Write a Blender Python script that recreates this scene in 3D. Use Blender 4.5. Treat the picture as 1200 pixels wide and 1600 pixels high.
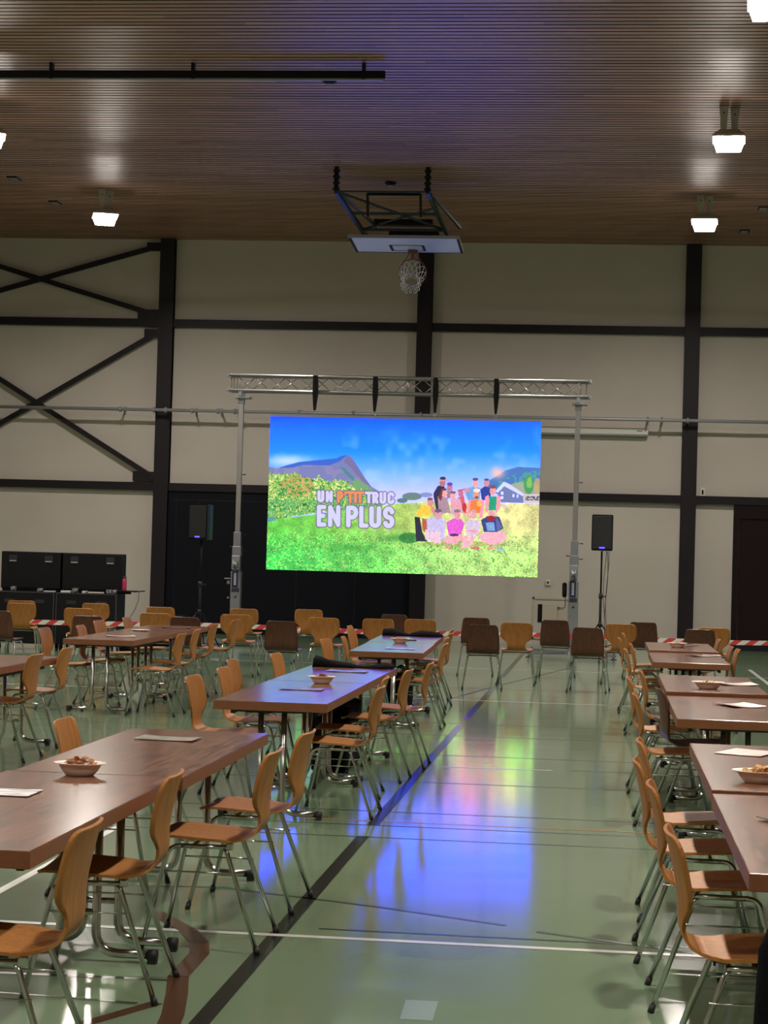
import bpy, bmesh, math, random
import numpy as np
from mathutils import Vector, Matrix

C = bpy.context.scene.collection
PI = math.pi
for o in list(bpy.data.objects):
    bpy.data.objects.remove(o)

# ------------------------------------------------------------------ camera
YAW, PITCH, ROLL, CAM_H = 0.11021, 0.02149, 0.02814, 1.70
fwd = Vector((-math.sin(YAW)*math.cos(PITCH), math.cos(YAW)*math.cos(PITCH), math.sin(PITCH)))
r0 = Vector((math.cos(YAW), math.sin(YAW), 0)); u0 = r0.cross(fwd)
rt = r0*math.cos(ROLL) + u0*math.sin(ROLL); up = -r0*math.sin(ROLL) + u0*math.cos(ROLL)
cam_d = bpy.data.cameras.new('camera'); cam = bpy.data.objects.new('camera', cam_d); C.objects.link(cam)
M = Matrix.Identity(4)
for i in range(3):
    M[i][0] = rt[i]; M[i][1] = up[i]; M[i][2] = -fwd[i]
M[0][3], M[1][3], M[2][3] = 0, 0, CAM_H
cam.matrix_world = M
cam_d.sensor_fit = 'VERTICAL'; cam_d.sensor_height = 36.0; cam_d.lens = 3120/1600*36.0
cam_d.clip_end = 200; cam_d.clip_start = 0.05
bpy.context.scene.camera = cam

# ------------------------------------------------------------------ world, exposure
w = bpy.data.worlds.new('world'); bpy.context.scene.world = w; w.use_nodes = True
w.node_tree.nodes['Background'].inputs[0].default_value = (0.05, 0.05, 0.06, 1)
w.node_tree.nodes['Background'].inputs[1].default_value = 0.3
vs = bpy.context.scene.view_settings
bpy.context.scene.display_settings.display_device = 'sRGB'
vs.view_transform = 'Standard'; vs.look = 'None'; vs.gamma = 1.0; vs.use_curve_mapping = False
vs.exposure = 0.0
cy = bpy.context.scene.cycles
cy.use_denoising = True
cy.max_bounces = 8; cy.diffuse_bounces = 4; cy.glossy_bounces = 4
cy.caustics_reflective = False; cy.caustics_refractive = False
cy.sample_clamp_indirect = 4.0

LAMP_L = 1300.0          # radiance of the underside of each floodlight's glass
SCREEN_GAIN = 1.6       # brightness of the LED wall

# ------------------------------------------------------------------ materials
def srgb(r, g, b):
    f = lambda c: ((c/255+0.055)/1.055)**2.4 if c/255 > 0.04045 else c/255/12.92
    return (f(r), f(g), f(b), 1)
def new_mat(name):
    m = bpy.data.materials.new(name); m.use_nodes = True
    return m, m.node_tree.nodes, m.node_tree.links, m.node_tree.nodes['Principled BSDF']
def mat(name, col, rough=0.5, metal=0.0, spec=0.5, var=0.0, scale=8.0, bump=0.0, stretch=(1, 1, 1), ior=1.5, coat=0.0):
    m, N, L, p = new_mat(name)
    p.inputs['Base Color'].default_value = col
    p.inputs['Roughness'].default_value = rough
    p.inputs['Metallic'].default_value = metal
    p.inputs['Specular IOR Level'].default_value = spec
    p.inputs['IOR'].default_value = ior
    p.inputs['Coat Weight'].default_value = coat
    if var or bump:
        tc = N.new('ShaderNodeTexCoord'); mp = N.new('ShaderNodeMapping'); nz = N.new('ShaderNodeTexNoise')
        mp.inputs['Scale'].default_value = stretch
        nz.inputs['Scale'].default_value = scale; nz.inputs['Detail'].default_value = 5
        L.new(tc.outputs['Object'], mp.inputs[0]); L.new(mp.outputs[0], nz.inputs['Vector'])
        if var:
            mx = N.new('ShaderNodeMixRGB'); mx.blend_type = 'MIX'
            a = [c*(1-var) for c in col[:3]]+[1]; b = [min(1, c*(1+var)) for c in col[:3]]+[1]
            mx.inputs[1].default_value = a; mx.inputs[2].default_value = b
            L.new(nz.outputs['Fac'], mx.inputs[0]); L.new(mx.outputs[0], p.inputs['Base Color'])
        if bump:
            bp = N.new('ShaderNodeBump'); bp.inputs['Strength'].default_value = bump; bp.inputs['Distance'].default_value = 0.01
            L.new(nz.outputs['Fac'], bp.inputs['Height']); L.new(bp.outputs[0], p.inputs['Normal'])
    return m
def wood(name, dark, light, rough, axis=1, scale=3.0, stretch=18.0, rings=0.0, coat=0.0, spec=0.5, contrast=(0.3, 0.7), rnd=0.0):
    """streaky wood: noise stretched along one axis, plus an optional ring figure and per-thing tint"""
    m, N, L, p = new_mat(name)
    tc = N.new('ShaderNodeTexCoord'); mp = N.new('ShaderNodeMapping'); nz = N.new('ShaderNodeTexNoise')
    s = [stretch]*3; s[axis] = 1.0
    mp.inputs['Scale'].default_value = s
    oi = N.new('ShaderNodeObjectInfo'); ad = N.new('ShaderNodeVectorMath'); ad.operation = 'ADD'
    ml = N.new('ShaderNodeMath'); ml.operation = 'MULTIPLY'; ml.inputs[1].default_value = 7.0
    L.new(oi.outputs['Random'], ml.inputs[0]); L.new(tc.outputs['Object'], ad.inputs[0]); L.new(ml.outputs[0], ad.inputs[1])
    L.new(ad.outputs[0], mp.inputs[0])
    nz.inputs['Scale'].default_value = scale; nz.inputs['Detail'].default_value = 8; nz.inputs['Roughness'].default_value = 0.65
    L.new(mp.outputs[0], nz.inputs['Vector'])
    fac = nz.outputs['Fac']
    if rings:
        n2 = N.new('ShaderNodeTexNoise'); n2.inputs['Scale'].default_value = 2.2; n2.inputs['Detail'].default_value = 2
        m2 = N.new('ShaderNodeMapping'); t = [2.2]*3; t[axis] = 0.7; m2.inputs['Scale'].default_value = t
        L.new(ad.outputs[0], m2.inputs[0]); L.new(m2.outputs[0], n2.inputs['Vector'])
        mm = N.new('ShaderNodeMath'); mm.operation = 'MULTIPLY'; mm.inputs[1].default_value = 26
        sn = N.new('ShaderNodeMath'); sn.operation = 'SINE'
        L.new(n2.outputs['Fac'], mm.inputs[0]); L.new(mm.outputs[0], sn.inputs[0])
        mr = N.new('ShaderNodeMath'); mr.operation = 'MULTIPLY_ADD'; mr.inputs[1].default_value = rings
        L.new(sn.outputs[0], mr.inputs[0]); L.new(fac, mr.inputs[2]); fac = mr.outputs[0]
    cr = N.new('ShaderNodeValToRGB')
    cr.color_ramp.elements[0].position = contrast[0]; cr.color_ramp.elements[0].color = dark
    cr.color_ramp.elements[1].position = contrast[1]; cr.color_ramp.elements[1].color = light
    L.new(fac, cr.inputs[0])
    out = cr.outputs[0]
    if rnd:
        hs = N.new('ShaderNodeHueSaturation'); mr = N.new('ShaderNodeMapRange')
        mr.inputs['To Min'].default_value = 1-rnd; mr.inputs['To Max'].default_value = 1+rnd
        L.new(oi.outputs['Random'], mr.inputs['Value']); L.new(mr.outputs[0], hs.inputs['Value']); L.new(out, hs.inputs['Color']); out = hs.outputs[0]
    L.new(out, p.inputs['Base Color'])
    p.inputs['Roughness'].default_value = rough; p.inputs['Coat Weight'].default_value = coat
    p.inputs['Specular IOR Level'].default_value = spec
    return m
def emit(name, col, strength):
    m, N, L, p = new_mat(name)
    p.inputs['Base Color'].default_value = (0, 0, 0, 1)
    p.inputs['Emission Color'].default_value = col; p.inputs['Emission Strength'].default_value = strength
    return m

def floor_material():
    m, N, L, p = new_mat('sports floor green')
    tc = N.new('ShaderNodeTexCoord')
    n1 = N.new('ShaderNodeTexNoise'); n1.inputs['Scale'].default_value = 0.35; n1.inputs['Detail'].default_value = 4
    L.new(tc.outputs['Object'], n1.inputs['Vector'])
    cr = N.new('ShaderNodeValToRGB')
    cr.color_ramp.elements[0].position = 0.3; cr.color_ramp.elements[0].color = (0.165, 0.245, 0.150, 1)
    cr.color_ramp.elements[1].position = 0.7; cr.color_ramp.elements[1].color = (0.205, 0.285, 0.180, 1)
    L.new(n1.outputs['Fac'], cr.inputs[0]); L.new(cr.outputs[0], p.inputs['Base Color'])
    n2 = N.new('ShaderNodeTexNoise'); n2.inputs['Scale'].default_value = 2.5; n2.inputs['Detail'].default_value = 6
    mp = N.new('ShaderNodeMapping'); mp.inputs['Scale'].default_value = (0.35, 1.6, 1)
    L.new(tc.outputs['Object'], mp.inputs[0]); L.new(mp.outputs[0], n2.inputs['Vector'])
    mr = N.new('ShaderNodeMapRange'); mr.inputs['To Min'].default_value = 0.07; mr.inputs['To Max'].default_value = 0.15
    L.new(n2.outputs['Fac'], mr.inputs['Value']); L.new(mr.outputs[0], p.inputs['Roughness'])
    bp = N.new('ShaderNodeBump'); bp.inputs['Strength'].default_value = 0.02; bp.inputs['Distance'].default_value = 0.01
    L.new(n2.outputs['Fac'], bp.inputs['Height']); L.new(bp.outputs[0], p.inputs['Normal'])
    p.inputs['IOR'].default_value = 1.75
    return m

def ceiling_material():
    m, N, L, p = new_mat('ceiling slat wood')
    tc = N.new('ShaderNodeTexCoord'); sx = N.new('ShaderNodeSeparateXYZ'); L.new(tc.outputs['Object'], sx.inputs[0])
    dv = N.new('ShaderNodeMath'); dv.operation = 'DIVIDE'; dv.inputs[1].default_value = 0.155
    fl = N.new('ShaderNodeMath'); fl.operation = 'FLOOR'
    L.new(sx.outputs['Y'], dv.inputs[0]); L.new(dv.outputs[0], fl.inputs[0])
    # boards of about 3.6 m, staggered per slat
    bx = N.new('ShaderNodeMath'); bx.operation = 'DIVIDE'; bx.inputs[1].default_value = 3.6
    st = N.new('ShaderNodeMath'); st.operation = 'MULTIPLY_ADD'; st.inputs[1].default_value = 0.37
    L.new(sx.outputs['X'], bx.inputs[0]); L.new(fl.outputs[0], st.inputs[0]); L.new(bx.outputs[0], st.inputs[2])
    f2 = N.new('ShaderNodeMath'); f2.operation = 'FLOOR'; L.new(st.outputs[0], f2.inputs[0])
    cb = N.new('ShaderNodeCombineXYZ'); L.new(fl.outputs[0], cb.inputs[0]); L.new(f2.outputs[0], cb.inputs[1])
    wn = N.new('ShaderNodeTexWhiteNoise'); wn.noise_dimensions = '2D'; L.new(cb.outputs[0], wn.inputs['Vector'])
    nz = N.new('ShaderNodeTexNoise'); nz.inputs['Scale'].default_value = 2.0; nz.inputs['Detail'].default_value = 6
    mp = N.new('ShaderNodeMapping'); mp.inputs['Scale'].default_value = (1.0, 22, 22)
    L.new(tc.outputs['Object'], mp.inputs[0]); L.new(mp.outputs[0], nz.inputs['Vector'])
    mx = N.new('ShaderNodeMath'); mx.operation = 'MULTIPLY_ADD'; mx.inputs[1].default_value = 0.45
    L.new(wn.outputs['Value'], mx.inputs[0]); L.new(nz.outputs['Fac'], mx.inputs[2])
    cr = N.new('ShaderNodeValToRGB')
    cr.color_ramp.elements[0].position = 0.4; cr.color_ramp.elements[0].color = (0.27, 0.125, 0.085, 1)
    cr.color_ramp.elements[1].position = 1.0; cr.color_ramp.elements[1].color = (0.52, 0.28, 0.20, 1)
    L.new(mx.outputs[0], cr.inputs[0]); L.new(cr.outputs[0], p.inputs['Base Color'])
    p.inputs['Roughness'].default_value = 0.43; p.inputs['Specular IOR Level'].default_value = 0.75
    return m

M_floor = floor_material()
M_line_black = mat('floor line black', (0.012, 0.016, 0.016, 1), 0.2)
M_line_white = mat('floor line white', (0.62, 0.62, 0.58, 1), 0.25)
M_line_brown = mat('floor line brown', (0.075, 0.03, 0.014, 1), 0.2)
M_line_orange = mat('floor line orange', (0.45, 0.22, 0.06, 1), 0.2)
M_line_pale = mat('floor patch pale', (0.27, 0.36, 0.27, 1), 0.15)
M_seam = mat('floor seam', (0.045, 0.06, 0.045, 1), 0.25)
M_ceil = ceiling_material()
M_backing_shade = mat('ceiling backing and gap shade', (0.035, 0.018, 0.01, 1), 0.8)  # dark backing wood; on slat sides, the shade of the gaps painted in
M_wall = mat('cream wall panel', (0.57, 0.52, 0.475, 1), 0.75, var=0.07, scale=1.3, bump=0.05)
M_frame = mat('dark violet brown steel', (0.013, 0.010, 0.014, 1), 0.5, spec=0.25, var=0.2, scale=4)
M_blackpanel = mat('black door panel', (0.004, 0.005, 0.010, 1), 0.6, spec=0.15)
M_browndoor = mat('dark brown door panel', (0.014, 0.007, 0.009, 1), 0.6, spec=0.15)
M_groovedark = mat('door shadow gap', (0.004, 0.004, 0.006, 1), 0.8)
M_sidewall = mat('side wall plaster', (0.40, 0.35, 0.27, 1), 0.8, var=0.05, scale=1)
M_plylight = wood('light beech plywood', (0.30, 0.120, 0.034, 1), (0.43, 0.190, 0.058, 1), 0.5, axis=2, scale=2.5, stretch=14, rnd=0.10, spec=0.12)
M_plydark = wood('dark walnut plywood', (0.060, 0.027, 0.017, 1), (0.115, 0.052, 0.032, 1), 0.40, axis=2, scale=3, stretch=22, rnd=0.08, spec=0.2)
M_chrome = mat('chromed steel tube', (0.50, 0.51, 0.50, 1), 0.17, metal=1.0)
M_cap = mat('black rubber cap', (0.012, 0.012, 0.012, 1), 0.6)
M_tabletop = wood('walnut laminate', (0.085, 0.033, 0.019, 1), (0.30, 0.128, 0.075, 1), 0.17, axis=1, scale=3.2, stretch=13, rings=0.03, spec=0.5, rnd=0.06, contrast=(0.38, 0.62))
M_tableedge = mat('walnut edge band', (0.21, 0.080, 0.038, 1), 0.45, var=0.15, scale=20, spec=0.3)
M_white = mat('white plastic', (0.68, 0.66, 0.63, 1), 0.4)
M_bowl = mat('white pulp bowl', (0.80, 0.72, 0.65, 1), 0.45)
M_chips = mat('crisps', (0.42, 0.16, 0.06, 1), 0.5, var=0.6, scale=60)
M_chips2 = mat('yellow crisps', (0.60, 0.32, 0.10, 1), 0.5, var=0.5, scale=60)
M_alu = mat('aluminium', (0.42, 0.42, 0.43, 1), 0.3, metal=0.9)
M_mast = mat('silver painted mast', (0.28, 0.29, 0.33, 1), 0.35, metal=0.4, var=0.1, scale=6)
M_black = mat('black painted wood', (0.006, 0.006, 0.008, 1), 0.5, spec=0.2)
M_blackcloth = mat('black cloth', (0.005, 0.005, 0.007, 1), 0.9, spec=0.08, bump=0.3, scale=60)
M_grille = mat('black speaker grille', (0.011, 0.012, 0.014, 1), 0.55, var=0.5, scale=160)
M_grey = mat('grey steel', (0.34, 0.35, 0.38, 1), 0.4, metal=0.3)
M_greenframe = mat('dark green steel', (0.030, 0.055, 0.062, 1), 0.35)
M_boardwhite = mat('backboard white', (0.66, 0.67, 0.70, 1), 0.22)
M_rim = mat('rim red', (0.20, 0.045, 0.03, 1), 0.5)
M_net = mat('net cord', (0.62, 0.60, 0.58, 1), 0.8)
M_lamp = mat('lamp housing', (0.42, 0.40, 0.36, 1), 0.5)
M_lens = emit('lamp glass', (1.0, 0.92, 0.82, 1), LAMP_L)
M_lens_side = emit('lamp glass flank', (1.0, 0.92, 0.82, 1), LAMP_L*0.015)
M_blueled = emit('blue speaker light', (0.06, 0.05, 1.0, 1), 4.0)
M_labelblue = mat('blue label', (0.015, 0.015, 0.10, 1), 0.4)
M_ink = mat('label ink', (0.03, 0.03, 0.04, 1), 0.6)
M_pink = mat('pink bottle', (0.50, 0.03, 0.10, 1), 0.3)
M_beigebox = mat('beige box cover', (0.52, 0.47, 0.38, 1), 0.55)
M_cable = mat('grey cable', (0.10, 0.09, 0.08, 1), 0.6)
M_red = mat('tape red', (0.62, 0.05, 0.06, 1), 0.4)
M_tapewhite = mat('tape white', (0.75, 0.73, 0.70, 1), 0.4)

def print_mat(name, base, ink, scale=9.0, thr=(0.44, 0.54), third=None):
    m, N, L, p = new_mat(name)
    tc = N.new('ShaderNodeTexCoord'); nz = N.new('ShaderNodeTexNoise'); nz.inputs['Scale'].default_value = scale; nz.inputs['Detail'].default_value = 3
    mp = N.new('ShaderNodeMapping'); mp.inputs['Scale'].default_value = (1, 3, 1)
    L.new(tc.outputs['Object'], mp.inputs[0]); L.new(mp.outputs[0], nz.inputs['Vector'])
    cr = N.new('ShaderNodeValToRGB')
    cr.color_ramp.elements[0].position = thr[0]; cr.color_ramp.elements[0].color = ink
    cr.color_ramp.elements[1].position = thr[1]; cr.color_ramp.elements[1].color = base
    if third:
        e = cr.color_ramp.elements.new((thr[0]+thr[1])/2); e.color = third
    L.new(nz.outputs['Fac'], cr.inputs[0]); L.new(cr.outputs[0], p.inputs['Base Color'])
    p.inputs['Roughness'].default_value = 0.3
    return m
M_flyer = print_mat('printed flyer pale', (0.70, 0.66, 0.66, 1), (0.16, 0.14, 0.20, 1))
M_flyer2 = print_mat('printed flyer muted', (0.42, 0.36, 0.32, 1), (0.12, 0.12, 0.09, 1), third=(0.25, 0.28, 0.18, 1))
M_flyer3 = print_mat('printed flyer pinkish', (0.50, 0.34, 0.29, 1), (0.34, 0.20, 0.17, 1))
M_flyer4 = print_mat('printed flyer dark', (0.09, 0.035, 0.035, 1), (0.04, 0.018, 0.018, 1))

# ------------------------------------------------------------------ mesh helpers
def obj(name, bm, m=None, parent=None, smooth=False, mats=None):
    bmesh.ops.recalc_face_normals(bm, faces=bm.faces)
    me = bpy.data.meshes.new(name); bm.to_mesh(me); bm.free()
    for k in (mats or [m]):
        me.materials.append(k)
    if smooth:
        me.polygons.foreach_set('use_smooth', [True]*len(me.polygons))
    o = bpy.data.objects.new(name, me); C.objects.link(o)
    if parent: o.parent = parent
    return o
def tag(o, label, cat, group=None, kind=None):
    o['label'] = label; o['category'] = cat
    if group: o['group'] = group
    if kind: o['kind'] = kind
    return o
def thing(name, label, cat, loc=(0, 0, 0), rz=0.0, group=None, kind=None):
    o = bpy.data.objects.new(name, None); C.objects.link(o); o.location = loc; o.rotation_euler = (0, 0, rz)
    o.empty_display_size = 0.1
    return tag(o, label, cat, group, kind)
def struct(name, bm, m=None, mats=None, parent=None):
    o = obj(name, bm, m, parent, mats=mats)
    if not parent: o['kind'] = 'structure'
    return o
def box(bm, x0, x1, y0, y1, z0, z1, mi=0, bev=0.0):
    t = bmesh.new()
    v = [t.verts.new(p) for p in ((x0,y0,z0),(x1,y0,z0),(x1,y1,z0),(x0,y1,z0),(x0,y0,z1),(x1,y0,z1),(x1,y1,z1),(x0,y1,z1))]
    for f in ((0,3,2,1),(4,5,6,7),(0,1,5,4),(1,2,6,5),(2,3,7,6),(3,0,4,7)):
        t.faces.new([v[i] for i in f])
    if bev:
        bmesh.ops.bevel(t, geom=list(t.edges), offset=bev, segments=2, affect='EDGES', profile=0.6)
    add(bm, t, mi)
def add(bm, t, mi=0, mw=None):
    vm = {}
    for v in t.verts:
        vm[v] = bm.verts.new(mw @ v.co if mw else v.co)
    for f in t.faces:
        try:
            g = bm.faces.new([vm[v] for v in f.verts]); g.material_index = mi; g.smooth = f.smooth
        except ValueError:
            pass
    t.free()
def obox(bm, c, dims, M3=None, mi=0, bev=0.0):
    """box of dims centred on c, turned by the 3x3 matrix M3"""
    t = bmesh.new(); a, b, d = [s/2 for s in dims]; box(t, -a, a, -b, b, -d, d, 0, bev)
    mw = Matrix.Translation(c) @ (M3.to_4x4() if M3 else Matrix.Identity(4))
    add(bm, t, mi, mw)
def rod(bm, a, b, wx, wz=None, mi=0, upv=(0, 0, 1)):
    """rectangular bar from a to b"""
    a = Vector(a); b = Vector(b); d = (b-a); l = d.length; d.normalize()
    u = Vector(upv); s = d.cross(u)
    if s.length < 1e-4: s = d.cross(Vector((1, 0, 0)))
    s.normalize(); u = s.cross(d)
    M3 = Matrix((s, d, u)).transposed()
    obox(bm, (a+b)/2, (wx, l, wz or wx), M3, mi)
def tube(bm, pts, r, n=8, mi=0, close=False):
    P = [Vector(p) for p in pts]; k = len(P); rings = []
    nrm = None
    for i in range(k):
        if close: d = P[(i+1) % k]-P[i-1]
        else: d = (P[min(i+1, k-1)]-P[max(i-1, 0)])
        d.normalize()
        if nrm is None:
            nrm = d.cross(Vector((0, 0, 1)))
            if nrm.length < 1e-3: nrm = d.cross(Vector((1, 0, 0)))
        nrm = (nrm - d*nrm.dot(d)).normalized(); b = d.cross(nrm)
        rr = r[i] if isinstance(r, (list, tuple)) else r
        rings.append([bm.verts.new(P[i]+(nrm*math.cos(2*PI*j/n)+b*math.sin(2*PI*j/n))*rr) for j in range(n)])
    for i in range(k if close else k-1):
        A, B = rings[i], rings[(i+1) % k]
        for j in range(n):
            f = bm.faces.new((A[j], A[(j+1) % n], B[(j+1) % n], B[j])); f.smooth = True; f.material_index = mi
    if not close:
        for R_ in (rings[0], rings[-1]):
            try: bm.faces.new(R_).material_index = mi
            except ValueError: pass
def lathe(bm, prof, n=24, c=(0, 0, 0), mi=0, sx=1.0, sy=1.0):
    rings = []
    for r, z in prof:
        rings.append([bm.verts.new((c[0]+r*sx*math.cos(2*PI*j/n), c[1]+r*sy*math.sin(2*PI*j/n), c[2]+z)) for j in range(n)])
    for A, B in zip(rings, rings[1:]):
        for j in range(n):
            f = bm.faces.new((A[j], A[(j+1) % n], B[(j+1) % n], B[j])); f.smooth = True; f.material_index = mi
    for R_ in (rings[0], rings[-1]):
        if prof[0][0] > 1e-4 or R_ is rings[-1]:
            try: bm.faces.new(R_).material_index = mi
            except ValueError: pass
def bend(a, b, c, r=0.04, n=5):
    """points a..c with the corner at b rounded"""
    a, b, c = Vector(a), Vector(b), Vector(c)
    p = b+(a-b).normalized()*r; q = b+(c-b).normalized()*r; out = [a]
    for i in range(n+1):
        t = i/n; out.append(p*(1-t)**2+b*2*t*(1-t)+q*t*t)
    return out+[c]
def dup(root, loc, rz, label, group=None):
    r = root.copy(); C.objects.link(r); r.location = loc; r.rotation_euler = (0, 0, rz)
    r['label'] = label
    if group: r['group'] = group
    for ch in list(root.children):
        c = ch.copy(); C.objects.link(c); c.parent = r
        for g in list(ch.children):
            d = g.copy(); C.objects.link(d); d.parent = c
    return r

# ================================================================== THE HALL
XL, XR, YB, YW, ZC = -14.7, 12.4, -6.0, 40.23, 8.06
# floor with its court markings
b = bmesh.new(); box(b, XL, XR, YB, YW+0.3, -0.10, 0.0, 0)
T = 0.0012
def strip(pts, wd, mi, z=T):
    for (x0, y0), (x1, y1) in zip(pts, pts[1:]):
        d = Vector((x1-x0, y1-y0)).normalized(); s = Vector((-d.y, d.x))*wd/2
        q = [(x0+s.x, y0+s.y), (x0-s.x, y0-s.y), (x1-s.x, y1-s.y), (x1+s.x, y1+s.y)]
        b.faces.new([b.verts.new((p[0], p[1], z)) for p in q]).material_index = mi
strip([(-1.40, -5), (-1.40, 12.0)], 0.075, 1); strip([(-1.40, 12.5), (-1.40, 20.2)], 0.075, 1, T+.0002)
strip([(-1.40, 20.9), (-1.39, 27.4)], 0.075, 1); strip([(-1.40, 28.6), (-1.40, 36)], 0.075, 1)
strip([(-13, 8.80), (11, 8.80)], 0.055, 2, T+.0004)
strip([(-13, 23.75), (11, 23.75)], 0.055, 2, T+.0004); strip([(-8, 30.65), (6, 30.65)], 0.05, 2)
strip([(-1.25, 16.15), (-0.37, 16.2)], 0.04, 2)
strip([(2.40, 20.0), (2.40, 33.0)], 0.06, 2)
strip([(-2.90, 9.2), (-2.90, 12.0)], 0.05, 2)
strip([(-1.24, 9.0), (0.45, 8.98)], 0.022, 1)
for y, x0, x1 in ((12.51, -6, 1.3), (11.98, -6, 1.3), (13.20, -6, 1.3), (19.0, -6, 3), (20.4, -6, 3), (16.25, -0.22, 1.3), (33.9, -2, 6), (26.0, -7, 5), (17.1, -6, 0.5), (15.0, -3, .5)):
    strip([(x0, y), (x1, y)], 0.022, 6)
strip([(-2.3, 9.93), (-1.86, 9.97), (-1.63, 9.86), (-1.34, 9.75), (-1.03, 9.62), (-0.41, 9.30)], 0.03, 6)
strip([(-0.26, 9.18), (0.20, 8.97), (0.5, 8.82)], 0.03, 6, T+.0006)
strip([(-1.9, 12.71), (0.6, 12.71)], 0.035, 4)
arc = [(-2.6, 21.5), (-2.1, 22.9), (-1.75, 24.14), (-1.38, 26.59), (-0.94, 29.08), (-0.61, 31.0), (-0.40, 32.1)]
strip(arc, 0.04, 1, T+.0006)
strip([(-2.05, 9.21), (-1.93, 9.02), (-1.80, 8.80), (-1.70, 8.56), (-1.65, 8.32), (-1.645, 8.1), (-1.64, 7.85), (-1.58, 7.55), (-1.52, 7.2), (-1.45, 6.6), (-1.38, 5.8)], 0.085, 3, T+.0008)
strip([(-3.2, 7.72), (-1.64, 7.78)], 0.035, 6)
strip([(-1.62, 7.38), (-1.82, 6.95), (-2.2, 6.3)], 0.06, 3)
strip([(-2.3, 7.42), (-1.69, 7.36)], 0.02, 6)
b.faces.new([b.verts.new(p) for p in ((-0.71, 7.65, T), (-0.70, 7.33, T), (-0.58, 7.33, T), (-0.585, 7.65, T))]).material_index = 5
strip([(-5.64, 19.9), (-5.60, 23.3)], 0.05, 1)
floor = struct('floor', b, mats=[M_floor, M_line_black, M_line_white, M_line_brown, M_line_orange, M_line_pale, M_seam])

# ceiling of wooden slats under a dark backing
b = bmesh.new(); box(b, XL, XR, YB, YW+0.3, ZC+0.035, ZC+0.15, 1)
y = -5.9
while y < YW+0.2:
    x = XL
    box(b, XL, XR, y+0.0, y+0.116, ZC, ZC+0.034, 1)  # slat sides coloured dark to paint the shade between slats
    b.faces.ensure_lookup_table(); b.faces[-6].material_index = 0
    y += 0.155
struct('ceiling', b, mats=[M_ceil, M_backing_shade])

# end wall, side walls, back wall
b = bmesh.new(); box(b, XL-0.2, XR+0.2, YW, YW+0.3, 0, ZC+0.15); struct('wall_end', b, M_wall)
b = bmesh.new(); box(b, XL-0.25, XL, YB, YW, 0, ZC+0.15); struct('wall_left', b, M_sidewall)
b = bmesh.new(); box(b, XR, XR+0.25, YB, YW, 0, ZC+0.15); struct('wall_right', b, M_sidewall)
b = bmesh.new(); box(b, XL-0.2, XR+0.2, YB-0.25, YB, 0, ZC+0.15); struct('wall_back', b, M_sidewall)

# steel frame of the end wall
COL = [-14.4, -9.04, -3.72, 1.64, 7.0]
tn = [0]
def trim(b, m=M_frame):
    tn[0] += 1; return struct('trim_%d' % tn[0], b, m)
for cx in COL:
    b = bmesh.new()
    box(b, cx-0.15, cx+0.15, YW-0.20, YW-0.175, 0, ZC); box(b, cx-0.15, cx+0.15, YW-0.03, YW+0.0, 0, ZC)
    box(b, cx-0.05, cx+0.05, YW-0.178, YW-0.02, 0, ZC)
    trim(b)
for i in range(4):
    a, c = COL[i]+0.15, COL[i+1]-0.15
    b = bmesh.new(); box(b, a-0.05, c+0.05, YW-0.12, YW+0.01, 6.25, 6.41); trim(b)
    b = bmesh.new(); box(b, a-0.05, c+0.05, YW-0.12, YW+0.01, 2.89, 3.05); trim(b)
# cross bracing of the left bay, with gusset plates
a, c = COL[0]+0.15, COL[1]-0.15; yy = YW-0.10
for z0, z1 in ((6.41, 7.98), (3.08, 6.20)):
    b = bmesh.new()
    rod(b, (a, yy, z0+0.06), (c, yy, z1-0.05), 0.07, 0.10); rod(b, (a, yy-0.02, z1-0.05), (c, yy-0.02, z0+0.06), 0.07, 0.10)
    for gx in ((a, a+0.45), (c-0.45, c)):
        box(b, gx[0], gx[1], yy-0.04, yy+0.03, z0, z0+0.19); box(b, gx[0]+(0.15 if gx[0] > a else 0), gx[1]-(0 if gx[0] > a else 0.15), yy-0.04, yy+0.03, z1-0.17, z1)
    trim(b)

# black lower part between first and second columns, with its door
b = bmesh.new(); box(b, COL[1]+0.1, COL[2], YW-0.08, YW+0.01, 0, 2.90, 0)
for x in (-8.72, -8.25, -6.2, -5.0): box(b, x-0.008, x+0.008, YW-0.083, YW-0.079, 0, 2.7, 1)
box(b, -8.8, -6.6, YW-0.084, YW-0.079, 2.70, 2.72, 1)
struct('wall_lower', b, mats=[M_blackpanel, M_groovedark])
d1 = bpy.data.objects.new('door_1', None); C.objects.link(d1); d1.location = (-8.1, YW-0.11, 0); d1['kind'] = 'structure'
b = bmesh.new(); box(b, -0.60, 0.58, -0.02, 0.03, 0.02, 2.10, bev=0.006); obj('door_leaf', b, M_blackpanel, d1)
b = bmesh.new(); box(b, 0.44, 0.56, -0.085, -0.065, 1.12, 1.145, bev=0.005); box(b, 0.50, 0.53, -0.07, -0.02, 1.12, 1.145); box(b, 0.485, 0.545, -0.03, -0.02, 1.02, 1.09, bev=0.004)
obj('door_handle', b, M_alu, d1)
b = bmesh.new(); lathe(b, [(0.022, 0), (0.022, 0.02), (0.010, 0.025)], 14); 
for v in b.verts: v.co = Vector((0.515+v.co.x, -0.02-v.co.z, 0.74+v.co.y))
obj('door_lock', b, M_alu, d1)

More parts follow.
